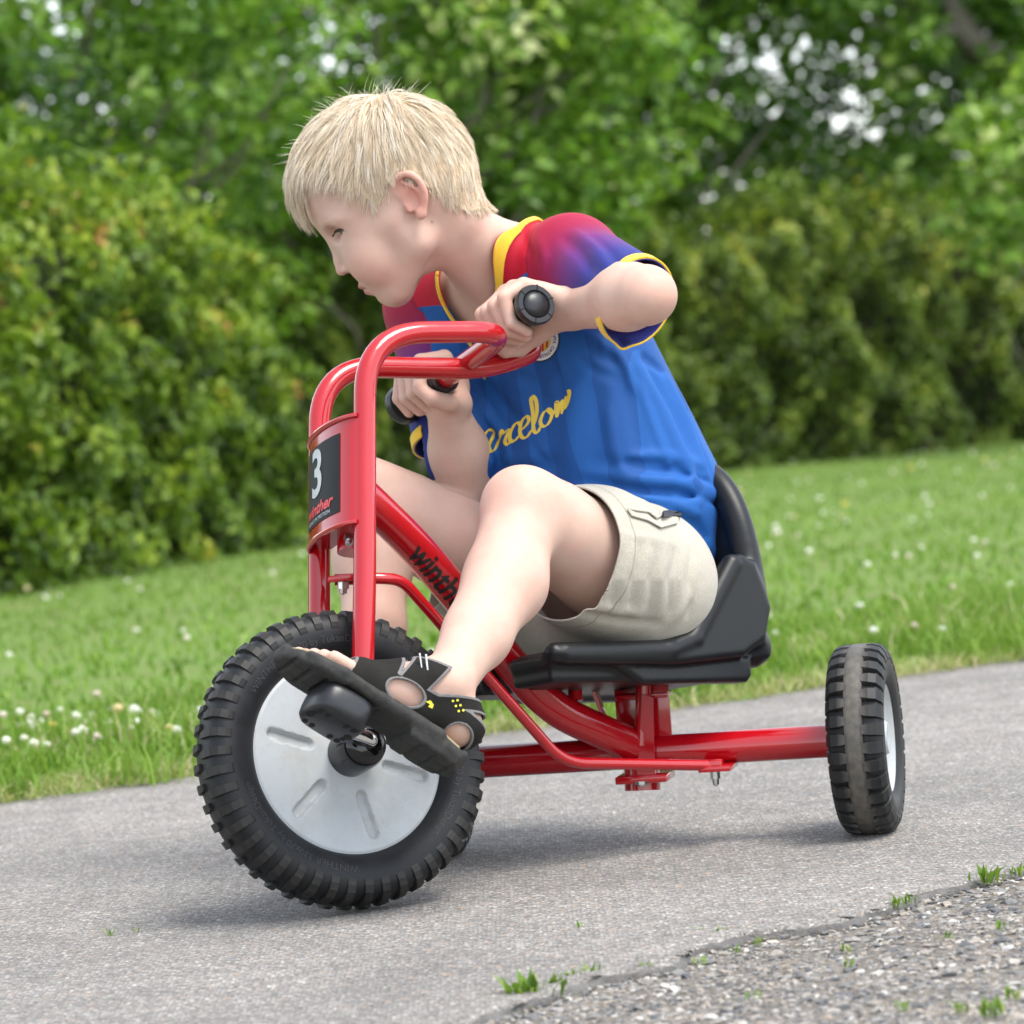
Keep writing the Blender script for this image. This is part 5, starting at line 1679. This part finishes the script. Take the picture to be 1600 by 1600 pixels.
# round chest badge
bc = np.array([843., 530.]); hb = hit(SHBVH, *bc)
def badge_pt(u_, v_, lift):
    h = hit(SHBVH, bc[0] + u_ * 30, bc[1] + v_ * 34)
    nv = h[1] if h[1] @ (CAM - h[0]) > 0 else -h[1]
    return h[0] + nv * lift
def disc(r0, r1, mat, name, lift, parent, n=40, clipf=None):
    gb = GB(); V = []
    m = 5
    for i in range(m):
        r = r0 + (r1 - r0) * i / (m - 1)
        V += [badge_pt(r * math.cos(2 * math.pi * k / n), r * math.sin(2 * math.pi * k / n), lift) for k in range(n)]
    gb.add(V, [(i * n + k, i * n + (k + 1) % n, (i + 1) * n + (k + 1) % n, (i + 1) * n + k) for i in range(m - 1) for k in range(n)])
    return gb.build(name, mat, parent, ang=80)
badge = disc(.02, 1.06, simple('badge_black', (.012, .013, .02), .6), 'badge', .0010, shirt)
disc(.02, .99, simple('badge_white', (.72, .73, .75), .6), 'badge_ring', .0016, badge)
M_BR = simple('badge_red', (.48, .012, .02), .6)
disc(.01, .62, simple('badge_yellow', (.74, .50, .05), .6), 'badge_field', .0021, badge)
for k in range(5):
    x0 = -.56 + .235 * k; gb = GB(); V = []
    for i in range(9):
        for x in (x0, x0 + .115):
            hgt = math.sqrt(max(.0, .60 ** 2 - x * x)); V.append(badge_pt(x * .95 + .18 * (i / 4 - 1) * hgt * .0, (-1 + i / 4) * hgt, .0026))
    gb.add(V, [(2 * i, 2 * i + 1, 2 * i + 3, 2 * i + 2) for i in range(8)]); gb.build('badge_stripe', M_BR, badge, ang=80)
tv, tf = text_mesh('CATALUNYA  CATALUNYA  ', .22, maxlen=.1, bold=.004)
out = [badge_pt((.80 + y) * math.sin(x / .82 + 2.0), -(.80 + y) * math.cos(x / .82 + 2.0), .0022) for x, y, _ in tv]
mesh_obj('badge_lettering', out, tf, M_INK, badge, smooth=False)

# ---- shorts
so = SDF()
kL = nrm(KNEEL - HIPL); lL = np.linalg.norm(KNEEL - HIPL); kR = nrm(KNEER - HIPR); lR = np.linalg.norm(KNEER - HIPR)
so.cone(PEL + SU * .002 - SF * .012 - SL * .05, PEL + SU * .002 - SF * .012 + SL * .05, .088, .088, .03)
so.cone(PEL, C2, .102, .098, .03)
so.cone(HIPL + UP * .004, HIPL + kL * lL * .40 - UP * .004, .086, .081, .03); so.cone(HIPL + kL * lL * .40 - UP * .004, HIPL + kL * lL * .80 - UP * .026, .081, .073, .03)
so.cone(HIPR, HIPR + kR * lR * .45, .084, .076, .03); so.cone(HIPR + kR * lR * .45, HIPR + kR * lR * .8, .076, .074, .03)
sq = lambda *pts: [trace(so, x, y) for x, y in pts]
rg = np.random.default_rng(5)
for i in range(9):
    x = 975 + i * 13; a = (1 if i % 2 else -1) * rg.uniform(.0018, .0036)
    so.ridge(sq((x, 855 + rg.uniform(-8, 8)), (x - 8 + (i - 4) * 1.5, 905), (x - 22 + (i - 2) * 3, 962)), a, rg.uniform(.0045, .0065))
for pts, a, w in ((((975, 836), (1020, 842), (1060, 852)), .0014, .007),
                  (((900, 955), (960, 968), (1030, 975)), -.003, .008), (((885, 940), (950, 950), (1000, 958)), .003, .008), (((1085, 880), (1075, 930), (1050, 970)), .003, .008),
                  (((1000, 780), (1040, 800), (1080, 830)), .0022, .007), (((735, 830), (730, 870), (715, 910)), .003, .008), (((760, 840), (755, 880)), -.003, .008)):
    so.ridge(sq(*pts), a * 1.6, w * .85)
Vs, Qs = so.mesh(.0026); Vs = smooth_mesh(Vs, Qs, 2); Ts = tri(Qs)
hL = (Vs - HIPL) @ kL - lL * .58 - .22 * ((Vs - HIPL) @ UP)
hR = (Vs - HIPR) @ kR - lR * .52
dl = np.linalg.norm((Vs - HIPL) - ((Vs - HIPL) @ kL)[:, None] * kL, axis=1); dr = np.linalg.norm((Vs - HIPR) - ((Vs - HIPR) @ kR)[:, None] * kR, axis=1)
hemS = np.where(dl < dr, hL, hR)
dbl = np.minimum(dl, dr)
top = (Vs - PEL) @ SU - .12
hemS = np.where(((Vs - PEL) @ SF) > .05, hemS, -1)
Vs2, Ts2, exs = clip(Vs, Ts, np.maximum(hemS, top), [hemS])
def m_shorts():
    t = NT('shorts_cotton'); P = t.pos()
    nz = t.noise(P, 22, 5, .6)
    c = t.mix(nz, (.38, .35, .285), (.48, .45, .38))
    c = t.mix(1.0, c, t.ramp(t.noise(P, 500, 3), [(.3, (.86, .86, .86)), (.7, (1.08, 1.08, 1.08))]), 'MULTIPLY')
    st = t.math('LESS_THAN', t.math('ABSOLUTE', t.math('ADD', t.attr('hem'), 1.9)), .09)
    c = t.mix(t.math('MULTIPLY', st, .55), c, (.16, .14, .10))
    t.p(Base__Color=c, Roughness=.92, Sheen__Weight=.2)
    t.b.inputs['Specular IOR Level'].default_value = .15
    t.bump(t.math('ADD', t.noise(P, 1500, 2), t.math('MULTIPLY', t.noise(P, 110, 4), 2.5)), .3, .0014)
    return t.m
M_SHORTS = m_shorts()
shorts = mesh_obj('shorts', Vs2, Ts2, M_SHORTS, boy); attr(shorts, 'hem', exs[0] * 100)
solidify(shorts, .0022, -1)
SOBVH = BVHTree.FromPolygons([tuple(p) for p in Vs2], [tuple(int(i) for i in q) for q in Ts2])
def decal(bv, poly, mat, name, parent, lift, thick=0):
    """polygon given in picture points, laid on a surface with a fine grid edge"""
    P, N_ = [], []
    for i in range(len(poly)):
        a = np.array(poly[i], float); b = np.array(poly[(i + 1) % len(poly)], float)
        for k in range(4):
            h = hit(bv, *(a + (b - a) * k / 4))
            if h is None: return None
            nv = h[1] if h[1] @ (CAM - h[0]) > 0 else -h[1]
            P.append(h[0] + nv * lift)
    c = np.mean(P, 0); n = len(P)
    o = mesh_obj(name, P + [c], [(i, (i + 1) % n, n) for i in range(n)], mat, parent, smooth=False)
    if thick: solidify(o, thick, 0)
    return o
decal(SOBVH, [(978, 797), (1010, 801), (1024, 812), (1036, 804), (1060, 806), (1056, 820), (1030, 826), (1010, 815), (985, 808)], M_SHORTS, 'pocket_flap', shorts, .0028, .0015)
decal(SOBVH, [(1031, 804), (1060, 804), (1061, 812), (1031, 812)], simple('zip_pull', (.012, .012, .012), .5), 'zip_pull', shorts, .005, .003)

# ---- sandals
def m_sole():
    t = NT('sandal_sole'); P = t.pos()
    c = t.mix(t.ramp(t.noise(P, 60, 5, .7), [(.35, (0, 0, 0)), (.75, (1, 1, 1))]), (.011, .0115, .0115), (.036, .034, .029))
    t.p(Base__Color=c, Roughness=.72); t.bump(t.noise(P, 300, 4), .35, .0012)
    return t.m
M_SOLE = m_sole()
M_FOOTBED = simple('footbed', (.34, .27, .16), .85, var=.25, bscale=800)
def m_upper():
    t = NT('sandal_upper'); P = t.pos()
    c = t.mix(t.noise(P, 45, 5, .7), (.008, .008, .008), (.026, .0245, .021))
    e = t.math('GREATER_THAN', t.attr('edge'), -.28)
    c = t.mix(e, c, (.17, .165, .165))
    t.p(Base__Color=c, Roughness=.85); t.b.inputs['Specular IOR Level'].default_value = .15; t.bump(t.noise(P, 900, 3), .3, .0008)
    return t.m
M_UPPER = m_upper()
OUT = [(.086, -.008), (.083, .012), (.070, .029), (.045, .041), (.012, .043), (-.03, .037), (-.075, .034), (-.115, .034), (-.137, .026), (-.147, .008), (-.147, -.010), (-.137, -.025), (-.115, -.031), (-.07, -.028), (-.02, -.033), (.02, -.041), (.05, -.041), (.073, -.031)]
def sandal(ped, an, ball, t, l, u, sgn, detail):
    lw = l * sgn                                           # towards the outer side of the foot
    ax = np.stack([t, lw, u]); out = np.array(OUT)
    s = SDF()
    s.poly(ped, ax, out, .0180, .0295, .004, .004)
    s.poly(ped, ax, out[[6, 7, 8, 9, 10, 11, 12, 13]] * [1, .98], .008, .025, .005, .008)
    s.poly(ped, ax, out[[0, 1, 2, 3, 4, 15, 16, 17]] * [.99, .97], .0160, .026, .004, .006)
    s.cone(ped + t * .076 - lw * .02 + u * .029, ped + t * .080 + lw * .006 + u * .029, .006, .006, .006)   # toe bumper
    s.chain([ped + t * x + lw * y + u * .027 for x, y in ((.06, .034), (.02, .040), (-.03, .0345), (-.08, .031))], [.004, .005, .006, .006], .004)   # side rand
    s.cone(ped - t * .045 + lw * .033 + u * .027, ped - t * .105 + lw * .032 + u * .029, .006, .006, .006)
    s.cone(ped - t * .14 + u * .029, ped - t * .143 + lw * .012 + u * .030, .007, .006, .006)
    for k in range(11):
        x = .07 - k * .0205
        s.box(ped + t * x + u * (.0145 if x > -.05 else .0065), ax, (.0022, .027, .0042), .001, .0015, 's')
    for k in (-1, 1):
        s.box(ped + lw * .014 * k + u * .0135 + t * .03, ax, (.05, .0014, .0032), .0008, .001, 's'); s.box(ped + lw * .012 * k + u * .006 - t * .105, ax, (.035, .0014, .0032), .0008, .001, 's')
    V, Q = s.mesh(.0019); V = smooth_mesh(V, Q, 1)
    so_ = mesh_obj('sandal', V, Q, M_SOLE, boy)
    # liner
    gb = GB(); inn = out * .955 - [.0015, 0]
    gb.prism([tuple(p) for p in inn], ped + u * .0285, t, lw, u, .0032); gb.build('footbed', M_FOOTBED, so_, ang=30)
    # upper follows the foot
    f = SDF()
    f.cone(an - u * .008 + t * .006, an - u * .030 - t * .030, .030, .027, .018)
    f.cone(an + t * .012 - u * .004, ball - t * .01 + u * .006, .030, .022, .018, (lw, .72))
    f.cone(an - u * .03 - t * .02, ball - u * .006 + lw * .012, .026, .022, .018)
    f.cone(ball + lw * .022 + u * .004, ball - lw * .024 + u * .006, .0155, .017, .015)
    f.cone(ball + lw * .018 + u * .003 + t * .03, ball - lw * .022 + u * .005 + t * .034, .0125, .0140, .015)
    f.cone(an, an + nrm((KNEEL if sgn > 0 else KNEER) - an) * .06, .030, .0305, .015)
    for q in (1, -1): f.ball(an + lw * .022 * q, .0125, .012)
    V, Q = f.mesh(.0019); V = smooth_mesh(V, Q, 1); T = tri(Q)
    p = V - ped; x = p @ t; y = p @ lw; h = p @ u - .030
    ov = lambda a, b: np.maximum(a, b)          # intersection
    un = lambda a, b: np.minimum(a, b)
    band = lambda v, a, b: ov(a - v, v - b)
    strap1 = band(x + .10 * h, -.032, .016)
    strap2 = ov(band(x + .30 * h, -.062, -.026), h - .068)
    side = ov(band(x, -.130, .0), h - (.032 + .10 * np.clip(-x - .04, 0, .1)))
    hole1 = ((x + .050) / .022) ** 2 + ((h - .0175 - .12 * (-x - .050)) / .0125) ** 2 - 1
    hole2 = ((x + .128) / .016) ** 2 + ((h - .012) / .0125) ** 2 - 1
    hb = h + .55 * (x + .118)
    ank = ov(band(hb, .036, .055), x + .080)
    heel = ov(x + .124, h - .040)
    fld = un(un(un(strap1, strap2), side), un(ank, heel))
    fld = ov(fld, -hole1 * .009); fld = ov(fld, -hole2 * .009)
    fld = ov(fld, -h - .002)
    V3, T3, e3 = clip(V, T, fld, [fld * 100])
    V3 = V3 + vnormals(V3, T3) * .0004
    up_ = mesh_obj('upper', V3, T3, M_UPPER, so_); attr(up_, 'edge', e3[0]); solidify(up_, .0022, 0)
    if detail:
        bv = BVHTree.FromPolygons([tuple(p) for p in V3], [tuple(int(i) for i in q) for q in T3])
        yl = simple('strap_yellow', (.66, .62, .05), .5)
        for nm, c0, du, dv in (('strap_dot', (617, 1022), (8.5, 2.2), (-1.5, 6)), ('strap_dot', (707, 1095), (4.5, 8), (7, -1))):
            for i in range(3):
                for j in range(2):
                    cx, cy = c0[0] + du[0] * i + dv[0] * j, c0[1] + du[1] * i + dv[1] * j
                    decal(bv, [(cx + 2.1 * math.cos(a), cy + 2.1 * math.sin(a)) for a in np.arange(0, 6.28, 1.05)], yl, nm, up_, .0016)
        decal(bv, [(664, 1096), (672, 1094), (677, 1101), (675, 1107), (668, 1104), (671, 1100)], yl, 'emblem', up_, .0016)
        # buckle
        for cx, cy in ((651, 1038),):
            h = hit(bv, cx, cy)
            if h is not None: gb = GB(); gb.tube(fillet([h[0] + np.array(o) for o in (RT * .003 + UP * .012 - _fwd * .002, RT * .006 - UP * .008 - _fwd * .003, RT * .012 - UP * .009 - _fwd * .003, RT * .010 + UP * .011 - _fwd * .002)], [.003, .003]), .0012, 8); gb.build('buckle', M_CHROME, up_)
        sv = [(590, 1147), (598, 1145), (606, 1143)]
    return so_
sandal(PED, ANKL, BALL, FT, WN, FU, 1, True)
sandal(PED2, ANKR, BALL2, FT2, WN, FU2, -1, False)
# ================================================================== HAIR
HEAD = head_prims(SDF())
HEAD.cone(at(748, 372, .365), at(790, 392, .40), .028, .034, .025); HEAD.cone(Hd(-26, 0, -32), NECK0 - TUp * .02, .041, .045, .03)
def hl_z(x):
    return np.interp(x, [-110, -90, -72, -60, -48, -42, -30, -21, 7, 18, 30, 36, 45, 62, 75, 88, 112], [-38, -42, -41, -40, -37, -27, -2, 14, 33, 26, 13, 14, 37, 53, 65, 73, 79])
def to_local(P): return (P - H0) @ HA.T / HS
def grad(P, e=.0008):
    g = np.stack([HEAD.ev(P + np.eye(3)[k] * e) - HEAD.ev(P - np.eye(3)[k] * e) for k in range(3)], -1)
    return g / np.maximum(np.linalg.norm(g, axis=1), 1e-9)[:, None]
hv, hq = HEAD.mesh(.005); ht = tri(hq)
lv_ = to_local(hv)
ok = (lv_[:, 2] > hl_z(lv_[:, 0])) & (lv_[:, 0] < 100) & (np.abs(lv_[:, 1]) < 74.5)
roots = hv[ok]; rng = np.random.default_rng(31)
NG, NC, K = 1900, 8, 8
gi = rng.choice(len(roots), NG, replace=len(roots) < NG)
R0 = roots[gi] + rng.normal(0, .0015, (NG, 3))
crown = np.array([-30, 6, 118.])
def grow(R0, seed, liftmul=1.0):
    rg = np.random.default_rng(seed); n = len(R0)
    L0 = to_local(R0); P = R0.copy(); path = []
    d0 = HEAD.ev(P); P = P - grad(P) * d0[:, None]
    top = np.clip((L0[:, 2] - 40) / 60, 0, 1); fr = np.clip((L0[:, 0] - 15) / 45, 0, 1); nape = np.clip((-L0[:, 2] + 15) / 45, 0, 1)
    side = np.clip(1 - (L0[:, 2] - 10) / 50, 0, 1)
    length = (.030 + .020 * top + .013 * fr * np.clip((L0[:, 2] - 50) / 30, 0, 1) - .016 * nape) * rg.uniform(.8, 1.15, n)
    lim = ((L0[:, 2] - hl_z(L0[:, 0])) * 1.10 + np.where(L0[:, 0] > 38, 1.0, 6.0)) * HS
    length = np.where((np.abs(L0[:, 1]) > 38) | (L0[:, 0] < 10), np.minimum(length, lim), length)
    lift = (.0020 + .0072 * top + .0030 * fr * top) * rg.uniform(.4, 1.25, n) * liftmul
    wob = rg.normal(0, .15, (n, 3))
    for k in range(K):
        path.append(P.copy())
        l = to_local(P); g = grad(P)
        f = l - crown; f = f / np.linalg.norm(f, axis=1)[:, None]
        frl = np.clip((l[:, 0] - 20) / 40, 0, 1)
        fl = f * [1, 1, 1] + np.stack([.35 * frl + .12 * side, -.10 * np.sign(l[:, 1]) * frl, -.45 - .25 * side], -1) * (.4 + .8 * k / K)
        w = (fl + wob) @ HA
        w = w - g * (w * g).sum(1)[:, None]
        w = w / np.maximum(np.linalg.norm(w, axis=1), 1e-9)[:, None]
        P = P + w * (length / (K - 1))[:, None]
        tgt = lift * (.35 + .9 * math.sin(math.pi * min(1, (k + 1) / K * .72)))
        d = HEAD.ev(P)
        P = P + grad(P) * (tgt - d)[:, None]
    return np.stack(path, 1)
GD = grow(R0, 41)
# children round the guides
ch = np.repeat(np.arange(NG), NC)
off = rng.normal(0, .0027, (NG * NC, 3))
tt = np.linspace(0, 1, K)
CH = GD[ch] + off[:, None] * (1 - .40 * tt)[None, :, None] + rng.normal(0, .0006, (NG * NC, 1, 3)) * tt[None, :, None]
g0 = grad(CH[:, 0]); CH = CH - (np.einsum('ij,ij->i', off, g0)[:, None, None] * g0[:, None]) * .85
tipc = np.clip(rng.uniform(.72, 1.0, NG * NC), 0, 1)
# whispy strands on the crown
top_i = rng.choice(np.nonzero((to_local(roots)[:, 2] > 104))[0], 210)
ST = []
lean = {}
for i in top_i:
    r = roots[i]; l = to_local(r[None])[0]
    g = grad(r[None])[0]; b = nrm(g * 1.0 + HF * rng.normal(.15 if l[0] > 0 else -.2, .35) + HL * rng.normal(0, .35)); c = nrm(g * .3 + HF * rng.normal(.2, .6) - HU * .3)
    Ln = rng.uniform(.012, .030)
    ST.append([r + b * Ln * t + c * Ln * .45 * t * t for t in tt])
ST = np.array(ST)
ALL = np.concatenate([CH, ST]); n = len(ALL)
rad_t = np.array([.00022, .00024, .00024, .00023, .00021, .00017, .00012, .00004])
T_ = np.diff(ALL, axis=1); T_ = np.concatenate([T_, T_[:, -1:]], 1); T_ /= np.maximum(np.linalg.norm(T_, axis=2), 1e-9)[..., None]
ref = rng.normal(0, 1, (n, 1, 3)); U_ = np.cross(T_, ref); U_ /= np.maximum(np.linalg.norm(U_, axis=2), 1e-9)[..., None]; W_ = np.cross(T_, U_)
ring = np.stack([U_ * math.cos(a) + W_ * math.sin(a) for a in (0, 2.094, 4.189)], 2)
HVt = (ALL[:, :, None] + ring * rad_t[None, :, None, None]).reshape(-1, 3)
base = (np.arange(n) * K * 3)[:, None, None]
kk = np.arange(K - 1)[None, :, None] * 3; jj = np.arange(3)[None, None]
j2 = (jj + 1) % 3
HQ = np.stack([base + kk + jj, base + kk + j2, base + kk + 3 + j2, base + kk + 3 + jj], -1).reshape(-1, 4)
def m_hair():
    t = NT('blond_hair'); k = t.attr('rnd'); P = t.pos()
    c = t.ramp(k, [(0, (.44, .30, .17)), (.25, (.68, .53, .355)), (.6, (.82, .70, .53)), (1, (.92, .85, .73))])
    t.p(Base__Color=c, Roughness=.42, Sheen__Weight=.1)
    t.b.inputs['Specular IOR Level'].default_value = .45
    return t.m
M_HAIR = m_hair()
hair = mesh_obj('hair', HVt, HQ, M_HAIR, boy)
cr_ = np.concatenate([np.clip(rng.normal(.56, .18, NG)[ch] + rng.normal(0, .16, len(ch)), 0, 1), np.full(len(ST), .85)])
attr(hair, 'rnd', np.repeat(cr_, K * 3))
# close-cropped under layer so that no skin shows between strands
hv2, hq2 = HEAD.mesh(.003); l2 = to_local(hv2)
g2 = grad(hv2); nz = .0006 * np.sin(l2[:, 0] * .9) * np.sin(l2[:, 1] * .8)
fld = np.maximum(hl_z(l2[:, 0]) + 3 - l2[:, 2], np.maximum(np.abs(l2[:, 1]) - 74, l2[:, 0] - 98))
v3, t3, e3 = clip(hv2 + g2 * (.0015 + nz)[:, None], tri(hq2), fld, [])
ul = mesh_obj('under_hair', v3, t3, M_HAIR, hair); attr(ul, 'rnd', np.full(len(v3), .2))
